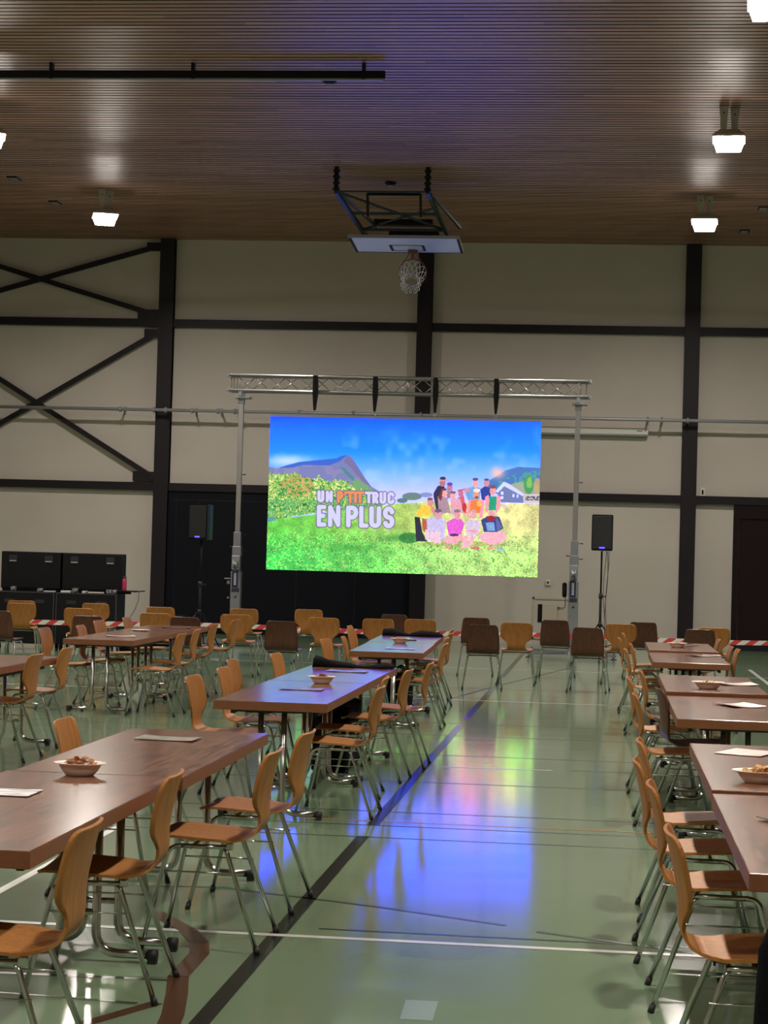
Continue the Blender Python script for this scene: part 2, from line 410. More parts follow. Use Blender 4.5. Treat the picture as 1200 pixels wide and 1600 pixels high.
# dark brown double door at right
d2 = bpy.data.objects.new('door_2', None); C.objects.link(d2); d2.location = (4.4, YW-0.06, 0); d2['kind'] = 'structure'
b = bmesh.new()
box(b, -1.86, 1.86, -0.04, 0.06, 2.62, 2.93, bev=0.005); box(b, -1.86, -1.74, -0.04, 0.06, 0, 2.62); box(b, 1.74, 1.86, -0.04, 0.06, 0, 2.62)
obj('door_frame', b, M_browndoor, d2)
b = bmesh.new(); box(b, -1.73, -0.01, 0.0, 0.05, 0.14, 2.61, bev=0.006); obj('door_leaf', b, M_browndoor, d2)
b = bmesh.new(); box(b, 0.01, 1.73, 0.0, 0.05, 0.14, 2.61, bev=0.006); obj('door_leaf', b, M_browndoor, d2)
b = bmesh.new(); box(b, -1.86, 1.86, -0.05, 0.05, 0.0, 0.12); obj('kick_plate', b, M_groovedark, d2)

# horizontal steel rail along the end wall, on brackets
YR = YW-0.42
rail = thing('wall_rail', 'long grey steel rail running across the whole end wall on brackets', 'rail', (-1.3, YR, 4.52))
b = bmesh.new(); tube(b, [(-13.2, 0, 0.0), (13.0, 0, 0)], 0.034, 10); obj('pipe', b, M_grey, rail)
for x in (-9.87, -9.17, -8.93, -8.38, -7.85, -7.5, -6.2, -5.1, -3.72, 0.80, 1.08, 1.58, 3.4, 5.2, 7.0):
    b = bmesh.new()
    lathe(b, [(0.058, -0.02), (0.058, 0.02)], 12)
    for v in b.verts: v.co = Vector((v.co.z, v.co.x, v.co.y))
    box(b, -0.016, 0.016, 0.03, 0.44, -0.012, 0.012); box(b, -0.03, 0.03, 0.41, 0.43, -0.09, 0.09)
    o = obj('bracket', b, M_grey, rail); o.location = (x+1.3, 0, 0)

# rolled-up projection screen case on the wall behind the LED wall
o = thing('projection_screen_case', 'long slim white housing of a rolled-up projection screen on the wall, beside the LED wall', 'projection screen', (-1.29, YW-0.105, 4.29))
b = bmesh.new(); box(b, -2.11, 2.11, -0.07, 0.09, -0.055, 0.075, bev=0.012); obj('housing', b, M_white, o)
b = bmesh.new(); box(b, -2.09, 2.09, -0.05, 0.0, -0.078, -0.055, bev=0.004); obj('bottom_bar', b, M_grey, o)
b = bmesh.new(); box(b, 1.88, 1.99, -0.073, -0.069, 0.015, 0.03); obj('nameplate', b, M_ink, o)

# small fittings on the end wall
o = thing('wall_socket', 'small white square wall socket with a round black centre right of the LED wall', 'socket', (-1.10, YW-0.02, 1.24))
b = bmesh.new(); box(b, -0.05, 0.05, -0.03, 0.02, -0.055, 0.055, bev=0.012); obj('cover', b, M_white, o)
b = bmesh.new(); lathe(b, [(0.022, 0), (0.022, 0.01), (0.0, 0.012)], 14)
for v in b.verts: v.co = Vector((v.co.x, -0.03-v.co.z, v.co.y))
obj('socket_hole', b, M_black, o)
o = thing('wall_sensor', 'tiny white box with dark slot on the wall beside the right-hand dark column', 'sensor', (1.92, YW-0.02, 3.13))
b = bmesh.new(); box(b, -0.05, 0.05, -0.05, 0.02, -0.08, 0.09, bev=0.008); obj('cover', b, M_white, o)
b = bmesh.new(); box(b, -0.018, 0.018, -0.055, -0.048, -0.05, 0.04, bev=0.002); obj('slot', b, M_black, o)
o = thing('electrical_cabinet', 'beige recessed electrical cabinet low on the wall, its white door ajar over a black gap', 'cabinet', (-1.0, YW, 0.20))
b = bmesh.new()
for q in ((-0.40, 0.42, 0.70, 0.74), (-0.40, 0.42, -0.10, -0.06)): box(b, q[0], q[1], -0.02, 0.01, q[2], q[3])
box(b, -0.40, -0.36, -0.02, 0.01, -0.1, 0.74); box(b, 0.38, 0.42, -0.02, 0.01, -0.1, 0.74); obj('frame', b, M_beigebox, o)
b = bmesh.new(); box(b, -0.29, -0.20, -0.012, 0.0, 0.24, 0.60); obj('opening', b, M_black, o)
b = bmesh.new(); box(b, -0.20, 0.10, -0.05, -0.03, 0.22, 0.60, bev=0.004); box(b, -0.20, -0.17, -0.035, 0.0, 0.22, 0.60); obj('door', b, M_beigebox, o)
b = bmesh.new(); box(b, 0.10, 0.34, -0.018, 0.0, 0.20, 0.50, bev=0.003); obj('cover_plate', b, M_beigebox, o)
b = bmesh.new(); tube(b, bend((0.26, -0.03, 1.02), (0.26, -0.03, 0.54), (0.10, -0.03, 0.54), 0.05), 0.008, 6); box(b, 0.04, 0.14, -0.045, -0.02, 0.52, 0.56)
obj('cable', b, M_cable, o)

# ================================================================== CEILING FITTINGS
def flood(x, y, yaw, label):
    t = thing('floodlight', label, 'ceiling light', (x, y, ZC), yaw, 'gym floodlights under the slatted ceiling')
    for s, dy in ((-0.075, -0.05), (0.075, 0.05)):
        q = bmesh.new()
        P_ = [(-0.065, 0.0), (0.065, 0.0), (0.050, -0.15), (0.040, -0.36), (-0.040, -0.36), (-0.050, -0.15)]
        f = [q.verts.new((s+a, dy-0.012, z)) for a, z in P_]; g = [q.verts.new((s+a, dy+0.012, z)) for a, z in P_]
        q.faces.new(f); q.faces.new(g[::-1])
        for i in range(6): q.faces.new((f[i], g[i], g[(i+1) % 6], f[(i+1) % 6]))
        br = obj('bracket', q, M_lamp, t)
        q = bmesh.new(); lathe(q, [(0.011, 0), (0.011, 0.006)], 10)
        for v in q.verts: v.co = Vector((s+v.co.x, dy-0.012-v.co.z, -0.09+v.co.y))
        obj('bolt', q, M_black, br)
    R3 = Matrix.Rotation(-math.radians(8), 3, 'X')       # body leans slightly towards the near end of the hall
    O_ = Vector((0, 0, -0.46))
    ring = lambda q, hw, hl, z: [q.verts.new(O_ + R3 @ Vector((sx*hw, sy*hl, z))) for sx, sy in ((-1, -1), (1, -1), (1, 1), (-1, 1))]
    q = bmesh.new()
    A, B_, D_ = ring(q, 0.13, 0.10, 0.12), ring(q, 0.225, 0.175, 0.03), ring(q, 0.225, 0.175, 0.0)
    q.faces.new(A); q.faces.new(D_)
    for P_, Q_ in ((A, B_), (B_, D_)):
        for i in range(4): q.faces.new((P_[i], P_[(i+1) % 4], Q_[(i+1) % 4], Q_[i]))
    hs = obj('housing', q, M_lamp, t)
    q = bmesh.new()                                       # drop-shaped prismatic glass
    A, B_ = ring(q, 0.205, 0.16, -0.002), ring(q, 0.165, 0.12, -0.13)
    q.faces.new(A); q.faces.new(B_)
    for i in range(4): q.faces.new((A[i], A[(i+1) % 4], B_[(i+1) % 4], B_[i])).material_index = 1
    obj('glass', q, None, t, mats=[M_lens, M_lens_side])
    q = bmesh.new()
    for i, (sx, sy) in enumerate(((0.012, -1), (-0.012, -1))):
        p0 = O_+R3 @ Vector((sx*1.0, -0.162, -0.002)); p1 = O_+R3 @ Vector((sx*0.8, -0.123, -0.128)); rod(q, p0, p1, 0.004)
    obj('glass_rib', q, M_lamp, hs)
    return t
YL = [34.75, 28.0, 21.2, 14.45, 7.7, 0.95]
nm = ['nearest the end wall', 'second from the end wall', 'third from the end wall', 'fourth from the end wall', 'fifth from the end wall', 'at the back of the hall']
for i, y in enumerate(YL):
    flood(1.58, y, math.radians(-4), 'bright white floodlight of the right-hand ceiling row, ' + nm[i])
    flood(-9.0, y, math.radians(20), 'bright white floodlight of the left-hand ceiling row, ' + nm[i])

t = thing('ceiling_track', 'long black track hanging under the wooden ceiling at upper left', 'track', (-8.0, 25.55, ZC))
b = bmesh.new(); box(b, -5.0, 5.03, -0.04, 0.04, -0.20, -0.10, bev=0.008); obj('rail', b, M_black, t)
b = bmesh.new(); box(b, -5.0, 5.0, -0.018, 0.018, -0.222, -0.201); obj('lower_edge', b, M_grey, t)
for x in (-4.0, -1.9, 0.6, 2.5, 4.75):
    b = bmesh.new(); box(b, x-0.02, x+0.02, -0.055, 0.055, -0.21, 0.0, bev=0.004); obj('hanger', b, M_black, t)
for x, y, lb in ((-3.83, 26.45, 'small round flush ceiling disc just right of the black track'), (-3.78, 33.75, 'small round ceiling disc between the two basketball hoop hangers')):
    t = thing('ceiling_disc', lb, 'ceiling fitting', (x, y, ZC))
    b = bmesh.new(); lathe(b, [(0.10, 0.0), (0.095, -0.03), (0.05, -0.055), (0.0, -0.058)], 20); obj('cover', b, M_black, t)
    b = bmesh.new(); lathe(b, [(0.045, -0.057), (0.04, -0.066), (0.0, -0.068)], 16); obj('lens', b, M_alu, t)
for x, y, lb in ((-10.34, 33.6, 'small dark ceiling vent at far left, the nearer of two'), (-10.27, 35.96, 'small dark ceiling vent at far left, the one closer to the wall'),
                 (2.66, 35.9, 'small dark ceiling vent at far right edge, the nearer one'), (2.5, 38.4, 'small dark ceiling vent at far right beside the wall top')):
    t = thing('ceiling_vent', lb, 'vent', (x, y, ZC), 0, 'small vents in the ceiling')
    b = bmesh.new(); box(b, -0.09, 0.09, -0.16, 0.16, -0.02, 0.0, bev=0.004); obj('frame', b, M_black, t)
    b = bmesh.new()
    for k in range(5): box(b, -0.07, 0.07, -0.12+k*0.055, -0.10+k*0.055, -0.028, -0.02)
    obj('slats', b, M_grey, t)

# ---------------- basketball hoop folded up under the ceiling
t = thing('basketball_hoop', 'ceiling-mounted basketball backboard folded up, with orange rim and white net', 'basketball hoop', (-3.4, 33.0, ZC))
HX, HY = -3.4, 33.0
def loc(x, y, z): return Vector((x-HX, y-HY, z-ZC))
for x in (-4.53, -3.02):
    b = bmesh.new(); box(b, x-HX-0.035, x-HX+0.035, -0.60, -0.53, -0.40, 0.0)
    for k in range(4): box(b, x-HX-0.055, x-HX+0.055, -0.615, -0.515, -0.08-k*0.1, -0.05-k*0.1, bev=0.004)
    obj('hanger', b, M_black, t)
TL, TR_, BL, BR_ = loc(-4.41, 32.95, 7.00), loc(-2.53, 32.95, 7.00), loc(-4.36, 34.05, 6.92), loc(-2.50, 34.05, 6.92)
# board local frame: x right, v from near edge to far edge
bx_ = (TR_-TL).normalized(); bv = (BL-TL); bv = (bv - bx_*bv.dot(bx_)).normalized(); bn = bx_.cross(bv)
Mb = Matrix((bx_, bv, bn)).transposed(); cb = (TL+TR_+BL+BR_)/4
b = bmesh.new(); obox(b, cb, (1.86, 1.09, 0.03), Mb, bev=0.004); bd = obj('backboard', b, M_boardwhite, t)
def onboard(u0_, u1_, v0_, v1_, q, lift=-0.0175, mi=0):
    q.faces.new([q.verts.new(cb+Mb @ Vector((a, c_, lift))) for a, c_ in ((u0_, v0_), (u1_, v0_), (u1_, v1_), (u0_, v1_))]).material_index = mi
q = bmesh.new(); e = 0.05
onboard(-0.93, -0.93+e, -0.545, 0.545, q); onboard(0.93-e, 0.93, -0.545, 0.545, q); onboard(-0.93, 0.93, 0.515, 0.545, q)
u, v0_, v1_ = 0.30, -0.02, 0.42
onboard(-u, -u+e, v0_, v1_, q); onboard(u-e, u, v0_, v1_, q); onboard(-u, u, v0_, v0_+e*.8, q); onboard(-u, u, v1_-e*.8, v1_, q)
obj('board_lines', q, M_black, bd)
b = bmesh.new(); obox(b, cb+Mb @ Vector((0, -0.535, 0.004)), (1.88, 0.03, 0.05), Mb); obj('board_edge', b, M_grey, bd)
rc = loc(-3.375, 33.85, 6.53)
b = bmesh.new(); tube(b, [rc+Vector((0.235*math.cos(a*PI/16), 0, 0.235*math.sin(a*PI/16))) for a in range(32)], 0.010, 6, close=True); obj('rim', b, M_rim, t)
b = bmesh.new(); obox(b, rc+Vector((0, 0, 0.29)), (0.06, 0.06, 0.12)); obox(b, rc+Vector((0, 0.02, 0.36)), (0.16, 0.12, 0.04))
rod(b, rc+Vector((-0.16, 0, 0.17)), rc+Vector((-0.05, 0, 0.34)), 0.015); rod(b, rc+Vector((0.16, 0, 0.17)), rc+Vector((0.05, 0, 0.34)), 0.015); obj('rim_bracket', b, M_rim, t)
random.seed(3)
b = bmesh.new(); n = 12
def netpt(i, k):
    a = 2*PI*i/n; R_ = [0.232, 0.19, 0.155, 0.13, 0.15][k]; s = [0, 0.06, 0.13, 0.21, 0.26][k]
    droop = [0, 0.035, 0.085, 0.15, 0.21][k]
    return rc+Vector((R_*math.cos(a), -s*0.8, max(-0.33, R_*math.sin(a)-droop)))
for i in range(n):
    for k in range(4):
        a = netpt(i+(k % 2)*0.5, k); c1 = netpt(i+0.5+(k % 2)*0.5, k+1); c0 = netpt(i-0.5+(k % 2)*0.5, k+1)
        tube(b, [a, c1], 0.0055, 4); tube(b, [a, c0], 0.0055, 4)
    a = 2*PI*(i+.5)/n; p = netpt(i, 4); tube(b, [p+Vector((.02*math.cos(x), 0, .03*math.sin(x)-.02)) for x in [j*PI/4 for j in range(8)]], 0.007, 4, close=True)
obj('net', b, M_net, t)
A1, A2 = loc(-4.53, 32.45, 7.66), loc(-3.02, 32.45, 7.66); E1, E2 = loc(-4.12, 33.9, 7.05), loc(-2.72, 33.9, 7.05)
for A_, E_ in ((A1, E1), (A2, E2)):
    b = bmesh.new(); rod(b, A_, E_, 0.06, 0.07); obj('side_arm', b, M_greenframe, t)
    b = bmesh.new(); rod(b, A_+Vector((0.05, 0.1, -0.02)), E_+Vector((0.18, -0.5, 0.18)), 0.04); obj('side_strut', b, M_greenframe, t)
b = bmesh.new()
rod(b, A1, A2, 0.03); m1, m2 = A1.lerp(E1, 0.42), A2.lerp(E2, 0.42); rod(b, m1, m2, 0.045); m3, m4 = A1.lerp(E1, 0.74), A2.lerp(E2, 0.74); rod(b, m3, m4, 0.05)
rod(b, A1, m4, 0.035); rod(b, m3, A2.lerp(E2, 0.3), 0.03); rod(b, m3, cb+Vector((0, 0, 0.25)), 0.03); rod(b, m4, cb+Vector((-0.05, 0, 0.25)), 0.03)
obj('cross_bars', b, M_greenframe, t)
b = bmesh.new(); g1 = loc(-4.03, 32.6, 7.66); g2 = loc(-3.15, 32.6, 7.66)
rod(b, g1, g2, 0.06, 0.07); rod(b, g1, g1+Vector((0, 0.15, -0.36)), 0.04); rod(b, g2, g2+Vector((0, 0.15, -0.36)), 0.04); obj('pull_frame', b, M_black, t)
b = bmesh.new(); obox(b, m3.lerp(m4, 0.62)+Vector((0, 0.1, -0.08)), (0.85, 0.18, 0.12), bev=0.02); obox(b, m3.lerp(m4, 0.5)+Vector((0, 0, 0.12)), (1.0, 0.25, 0.1), bev=0.02); obj('winch_motor', b, M_black, t)

# ================================================================== LED WALL
def led_picture(W=896, H=504):
    """the picture the LED wall shows, painted here: sky, mountain, hedge, meadow, group of people, title"""
    rng = np.random.RandomState(5)
    v, u = np.meshgrid((np.arange(H)+0.5)/H, (np.arange(W)+0.5)/W, indexing='ij')      # v from top
    X = 60+1100*u-15*v; Y = 30+30*u+625*v
    def noise(cell, seed):
        r = np.random.RandomState(seed); gh, gw = int(H/cell)+3, int(W/cell)+3; g = r.rand(gh, gw)
        fy = v*H/cell; fx = u*W/cell; iy = fy.astype(int); ix = fx.astype(int); ty = fy-iy; tx = fx-ix
        ty = ty*ty*(3-2*ty); tx = tx*tx*(3-2*tx)
        return (g[iy, ix]*(1-tx)+g[iy, ix+1]*tx)*(1-ty)+(g[iy+1, ix]*(1-tx)+g[iy+1, ix+1]*tx)*ty
    N3, N8, N20, N60 = noise(3.2, 1), noise(8, 2), noise(22, 3), noise(70, 4)
    img = np.zeros((H, W, 3))
    def grad(stops, t):
        xs = [s[0] for s in stops]
        return np.stack([np.interp(t, xs, [s[1][k] for s in stops]) for k in range(3)], -1)
    img[:] = grad([(30, (0, 70, 248)), (45, (0, 92, 250)), (90, (5, 112, 252)), (170, (15, 135, 252)), (220, (75, 158, 250)), (270, (125, 180, 248)), (340, (190, 195, 245)), (400, (205, 208, 245))], Y)
    cl = np.clip((N60*0.6+N20*0.4-0.52)*3, 0, 1)*np.clip((Y-50)/120, 0, 1)*0.35
    img = img*(1-cl[..., None])+np.array([190, 215, 255])*cl[..., None]
    def poly(pts, soft=0):
        m = np.zeros((H, W), bool); n = len(pts)
        for i in range(n):
            x0, y0 = pts[i]; x1, y1 = pts[(i+1) % n]
            if y0 == y1: continue
            c = ((Y >= min(y0, y1)) & (Y < max(y0, y1)) & (X < x0+(Y-y0)*(x1-x0)/(y1-y0)))
            m ^= c
        return m
    def put(m, col, a=1.0):
        col = np.array(col, float)
        if col.ndim == 1: col = np.broadcast_to(col, img.shape)
        a = m*a if not isinstance(a, np.ndarray) else m*a
        img[:] = img*(1-a[..., None])+col*a[..., None]
    put(np.exp(-((X-130)/90)**2-((Y-212)/20)**2), (190, 215, 255), 0.9)
    # mountain
    mt = [(40, 232), (90, 242), (130, 228), (180, 218), (260, 208), (330, 203), (352, 192), (378, 188), (398, 204), (425, 246), (450, 285), (475, 318), (520, 345), (520, 420), (40, 420)]
    m = poly(mt); put(m, (118, 122, 176)); put(m & (N20 > 0.5), (140, 132, 176), 0.6)
    put(poly([(92, 240), (180, 216), (330, 202), (352, 192), (378, 188), (345, 215), (300, 232), (200, 228), (150, 240)]), (40, 92, 205), 0.85)
    put(m & poly([(378, 190), (400, 205), (440, 270), (475, 320), (440, 300), (390, 240), (360, 215)]), (112, 104, 150), 0.8)
    put(m & poly([(340, 235), (365, 242), (420, 300), (395, 292)]), (60, 130, 130), 0.8)
    put(m & poly([(405, 285), (440, 300), (500, 345), (380, 345)]), (110, 165, 95), 0.8)
    # far hills and trees right
    put(poly([(940, 300), (985, 275), (1015, 255), (1065, 240), (1165, 245), (1165, 360), (940, 345)]), (70, 115, 185))
    put(poly([(985, 300), (1060, 268), (1165, 252), (1165, 360), (985, 350)]) & (N8 > 0.45), (70, 160, 150), 0.8)
    put(poly([(1000, 320), (1080, 300), (1165, 320), (1165, 360), (1000, 360)]), (190, 175, 140), 0.7)
    sp = np.exp(-((X-985)/26)**2-((Y-263)/22)**2); put(sp, (255, 190, 180), 0.9)
    put(((X-640)/40)**2+((Y-358)/16)**2 < 1, (90, 120, 110), 0.9); put(((X-697)/26)**2+((Y-352)/10)**2 < 1, (110, 130, 190), 0.8)
    put(((X-600)/22)**2+((Y-375)/10)**2 < 1, (80, 110, 110), 0.9)
    # meadow
    top = np.interp(X, [40, 250, 420, 590, 720, 900, 1165], [458, 428, 405, 386, 380, 383, 390])
    mead = Y > top
    base = grad([(40, (100, 205, 75)), (300, (125, 210, 85)), (600, (175, 208, 105)), (850, (232, 226, 155)), (1160, (230, 224, 150))], X)
    low = grad([(40, (60, 205, 85)), (500, (110, 212, 95)), (800, (175, 222, 125)), (1160, (190, 225, 130))], X)
    tt = np.clip((Y-480)/120, 0, 1)[..., None]
    g = base*(1-tt)+low*tt
    g = g*(0.86+0.22*N3[..., None])*(0.85+0.3*N20[..., None])
    put(mead, g)
    put(mead & (N3 > 0.78) & (Y > 500), (205, 245, 140), 0.6); put(mead & (N3 < 0.22) & (Y > 520), (20, 140, 60), 0.6)
    put(mead & (N8 > 0.86) & (Y > 470), (225, 205, 120), 0.5)
    put(np.exp(-((X-400)/120)**2-((Y-565)/16)**2), (40, 130, 50), 0.45); put(np.exp(-((X-590)/70)**2-((Y-525)/16)**2), (40, 130, 60), 0.6)
    # hedge at left
    htop = np.interp(X, [40, 60, 120, 160, 200, 260, 300, 345, 420, 500], [262, 262, 265, 258, 285, 275, 300, 285, 325, 345])+(N8-0.5)*22
    hbot = np.interp(X, [40, 250, 420, 520], [460, 424, 400, 392])
    hd = (Y > htop) & (Y < hbot) & (X < 520)
    hc = grad([(0.1, (20, 95, 55)), (0.3, (60, 160, 80)), (0.5, (140, 185, 85)), (0.7, (212, 212, 125)), (0.9, (240, 240, 195))], N3*0.75+N8*0.35-0.05)
    put(hd, hc); put(hd & (((X-170)/70)**2+((Y-315)/45)**2 < 1) & (N3 > 0.45), (200, 130, 75), 0.6); put(hd & (Y > 370) & (N8 > 0.5), (40, 150, 90), 0.5)
    put(poly([(45, 445), (75, 440), (85, 455), (45, 462)]), (90, 140, 170), 0.9)
    # house
    put(poly([(985, 335), (1010, 303), (1088, 352), (1088, 386), (985, 382)]), (110, 122, 172)); put(poly([(975, 338), (1010, 300), (1030, 308), (1095, 352), (1085, 358), (1012, 318), (985, 345)]), (205, 208, 240))
    for x0, x1, y0, y1 in ((998, 1008, 340, 352), (998, 1008, 358, 370), (1045, 1052, 350, 362), (1062, 1068, 352, 364)): put((X > x0) & (X < x1) & (Y > y0) & (Y < y1), (215, 220, 245))
    put((X > 1088) & (X < 1165) & (Y > 350) & (Y < 385), (205, 190, 190)); put((X > 1095) & (X < 1160) & (Y > 358) & (Y < 376) & (N3 > 0.4), (90, 85, 110))
    put(((X-1110)/20)**2+((Y-312)/38)**2 < 1, (70, 150, 90)); put(((X-1112)/14)**2+((Y-305)/30)**2 < 0.6*N3+0.3, (150, 200, 100), 0.7); put(((X-1145)/16)**2+((Y-318)/32)**2 < 1, (190, 160, 110), 0.8)
    put(((X-1014)/11)**2+((Y-399)/8)**2 < 1, (225, 190, 200))
    # people, in coordinates of the group (px), converted
    bg_ = img.copy()
    def cx(a): return (230+a/5.4545)*2.609
    def cyy(a): return (90+a/5.4545)*2.609
    def ell(x, y, rx, ry, col, a=1.0):
        put(((X-cx(x))/(rx*0.4783))**2+((Y-cyy(y))/(ry*0.4783))**2 < 1, col, a)
    def pg(pts, col, a=1.0): put(poly([(cx(x), cyy(y)) for x, y in pts]), col, a)
    sk = (235, 165, 165); pk = (238, 150, 170)
    ell(60, 610, 90, 45, (30, 110, 50), 0.7); ell(500, 660, 380, 26, (150, 160, 90), 0.6)
    # back row
    pg([(265, 230), (300, 170), (350, 160), (365, 200), (330, 400), (290, 380), (265, 260)], (45, 40, 75)); ell(340, 145, 26, 30, (180, 110, 120)); ell(345, 118, 44, 12, (200, 150, 165)); ell(343, 105, 26, 14, (60, 50, 70))
    pg([(375, 210), (425, 200), (430, 260), (380, 280)], (150, 120, 150)); ell(402, 185, 24, 32, (180, 120, 150)); ell(402, 155, 24, 16, (110, 60, 170))
    pg([(470, 270), (520, 250), (545, 400), (480, 400)], (205, 90, 110)); ell(495, 235, 22, 30, (195, 110, 130)); pg([(465, 205), (540, 190), (545, 205), (470, 218)], (190, 90, 110))
    pg([(520, 200), (600, 175), (665, 190), (650, 300), (560, 300)], (110, 160, 215)); ell(618, 150, 24, 34, sk); ell(618, 115, 24, 14, (90, 80, 110)); pg([(520, 200), (570, 180), (575, 200), (530, 235)], (205, 140, 150))
    pg([(660, 200), (700, 170), (745, 190), (750, 300), (670, 290)], (40, 60, 150)); ell(712, 145, 24, 32, (205, 140, 150)); ell(712, 118, 22, 10, (80, 80, 120))
    # middle row
    pg([(300, 260), (380, 270), (410, 400), (310, 400)], (165, 135, 150)); ell(358, 235, 24, 34, (225, 160, 160)); pg([(330, 200), (345, 195), (330, 300), (305, 270)], (110, 50, 60)); ell(355, 200, 24, 10, (110, 50, 60))
    pg([(410, 280), (490, 280), (520, 400), (410, 410)], (205, 165, 185)); ell(430, 252, 24, 34, (230, 160, 170)); ell(430, 225, 24, 10, (130, 70, 90)); pg([(415, 290), (500, 330), (490, 350), (410, 340)], pk)
    ell(525, 350, 20, 38, (205, 40, 60))
    pg([(120, 400), (165, 325), (240, 340), (240, 420), (130, 430)], (235, 195, 70)); ell(238, 305, 28, 34, (215, 140, 140)); ell(236, 280, 24, 12, (120, 80, 80)); pg([(235, 340), (265, 345), (290, 410), (270, 425)], (215, 130, 140))
    pg([(105, 430), (150, 435), (170, 560), (215, 640), (120, 640)], (40, 38, 60)); pg([(165, 440), (215, 450), (205, 580), (175, 540)], (190, 90, 70))
    pg([(565, 290), (670, 290), (680, 400), (570, 400)], (240, 120, 60)); ell(625, 245, 25, 36, (225, 150, 140)); ell(628, 210, 28, 16, (240, 225, 210)); ell(628, 268, 16, 12, (150, 80, 60)); ell(655, 320, 26, 26, (250, 200, 90), 0.8)
    pg([(560, 290), (580, 290), (565, 430), (545, 430)], pk); pg([(672, 285), (692, 300), (680, 430), (650, 450)], pk)
    pg([(725, 260), (800, 260), (805, 375), (730, 378)], (30, 155, 120)); ell(765, 215, 26, 36, (225, 160, 165)); ell(765, 178, 28, 16, (130, 70, 100)); pg([(700, 265), (728, 245), (735, 300), (720, 400), (705, 380)], pk); pg([(800, 245), (832, 270), (820, 370), (785, 410), (795, 340)], pk)
    # front row
    pg([(205, 455), (260, 435), (340, 440), (370, 480), (360, 620), (230, 620)], (196, 186, 226)); ell(305, 415, 30, 40, (205, 150, 165)); ell(305, 380, 30, 16, (110, 80, 110)); pg([(235, 640), (240, 560), (320, 560), (330, 660)], (230, 190, 210)); pg([(195, 540), (225, 540), (230, 640), (195, 620)], (225, 190, 210))
    pg([(375, 480), (430, 445), (500, 450), (525, 490), (500, 580), (390, 590)], (220, 90, 205)); ell(466, 415, 28, 40, (225, 150, 165)); ell(466, 382, 28, 14, (150, 110, 120)); pg([(385, 585), (500, 580), (525, 620), (440, 665), (340, 640)], (235, 165, 180)); ell(440, 585, 40, 12, (70, 50, 100)); 
    pg([(530, 480), (570, 455), (640, 460), (665, 490), (640, 590), (540, 590)], (205, 190, 215)); ell(600, 412, 28, 38, (225, 165, 175)); ell(600, 382, 26, 10, (200, 160, 160)); pg([(560, 540), (640, 540), (640, 565), (560, 560)], pk); pg([(520, 590), (570, 580), (545, 690), (500, 690)], (240, 175, 190)); pg([(575, 585), (630, 600), (570, 690), (540, 690)], (240, 175, 190))
    pg([(665, 460), (720, 425), (820, 430), (855, 530), (800, 560), (690, 560)], (55, 65, 130)); pg([(705, 480), (775, 480), (785, 550), (720, 550)], (120, 160, 215)); ell(755, 405, 28, 30, (225, 160, 170)); ell(750, 445, 30, 24, (165, 20, 40)); pg([(655, 580), (720, 560), (860, 560), (890, 600), (820, 665), (740, 665), (660, 630)], (236, 172, 190)); pg([(790, 430), (845, 520), (800, 560)], (90, 100, 160))
    for x, y, c in ((390, 690, (230, 130, 150)), (620, 695, (215, 90, 120)), (750, 695, (230, 140, 150)), (830, 710, (150, 190, 200))): ell(x, y, 34, 14, c, 0.8)
    ppl = np.abs(img-bg_).max(-1) > 1; img[:] = np.where(ppl[..., None], img*(0.91+0.18*N3[..., None]), img)
    # title, with a soft violet outline
    P1 = lambda x, y: ((20+x/5.4545)*2.609, (60+y/5.4545)*2.609)
    def glyph(ch, x0, x1, y0, y1, wd):
        w2 = wd/2; L_, R_, T_, B_ = x0+w2, x1-w2, y0+w2, y1-w2; mid = (T_+B_)/2; S = []
        def arcp(cx_, cy_, rx, ry, a0, a1, n=14): return [(cx_+rx*math.cos(math.radians(a0+(a1-a0)*i/n)), cy_+ry*math.sin(math.radians(a0+(a1-a0)*i/n))) for i in range(n+1)]
        cx_ = (L_+R_)/2; rx = (R_-L_)/2
        if ch == 'U': S = [[(L_, T_)]+arcp(cx_, B_-rx, rx, rx, 180, 0)+[(R_, T_)]]
        if ch == 'N': S = [[(L_, B_), (L_, T_), (R_, B_), (R_, T_)]]
        if ch == 'P': S = [[(L_, B_), (L_, T_), (cx_, T_)]+arcp(R_-rx, (T_+mid+6)/2, rx, (mid+6-T_)/2, -90, 90)+[(L_, mid+6)]]
        if ch == 'R': S = [[(L_, B_), (L_, T_), (cx_, T_)]+arcp(R_-rx, (T_+mid)/2, rx, (mid-T_)/2, -90, 90)+[(L_, mid)], [(cx_, mid), (R_, B_)]]
        if ch == 'T': S = [[(x0, T_), (x1, T_)], [(cx_, T_), (cx_, B_)]]
        if ch == 'I': S = [[(cx_, T_), (cx_, B_)]]
        if ch == "'": S = [[(cx_, T_), (cx_-4, T_+(y1-y0)*0.22)]]
        if ch == 'C': S = [arcp(cx_, T_+rx, rx, rx, -10, -180)+arcp(cx_, B_-rx, rx, rx, 180, 10)]
        if ch == 'E': S = [[(R_, T_), (L_, T_), (L_, B_), (R_, B_)], [(L_, mid), (R_-8, mid)]]
        if ch == 'L': S = [[(L_, T_), (L_, B_), (R_, B_)]]
        if ch == 'S': S = [arcp(cx_, (T_+mid)/2, rx, (mid-T_)/2, -15, -250)+arcp(cx_, (mid+B_)/2, rx, (B_-mid)/2, -70, 160)]
        return S
    def stroke(segs, wd):
        d = np.full((H, W), 1e9)
        for s in segs:
            for (ax, ay), (bx2, by2) in zip(s, s[1:]):
                A_, B_ = P1(ax, ay), P1(bx2, by2); dx, dy = B_[0]-A_[0], B_[1]-A_[1]; l2 = dx*dx+dy*dy+1e-9
                t_ = np.clip(((X-A_[0])*dx+(Y-A_[1])*dy)/l2, 0, 1)
                d = np.minimum(d, np.hypot(X-A_[0]-t_*dx, Y-A_[1]-t_*dy))
        return d
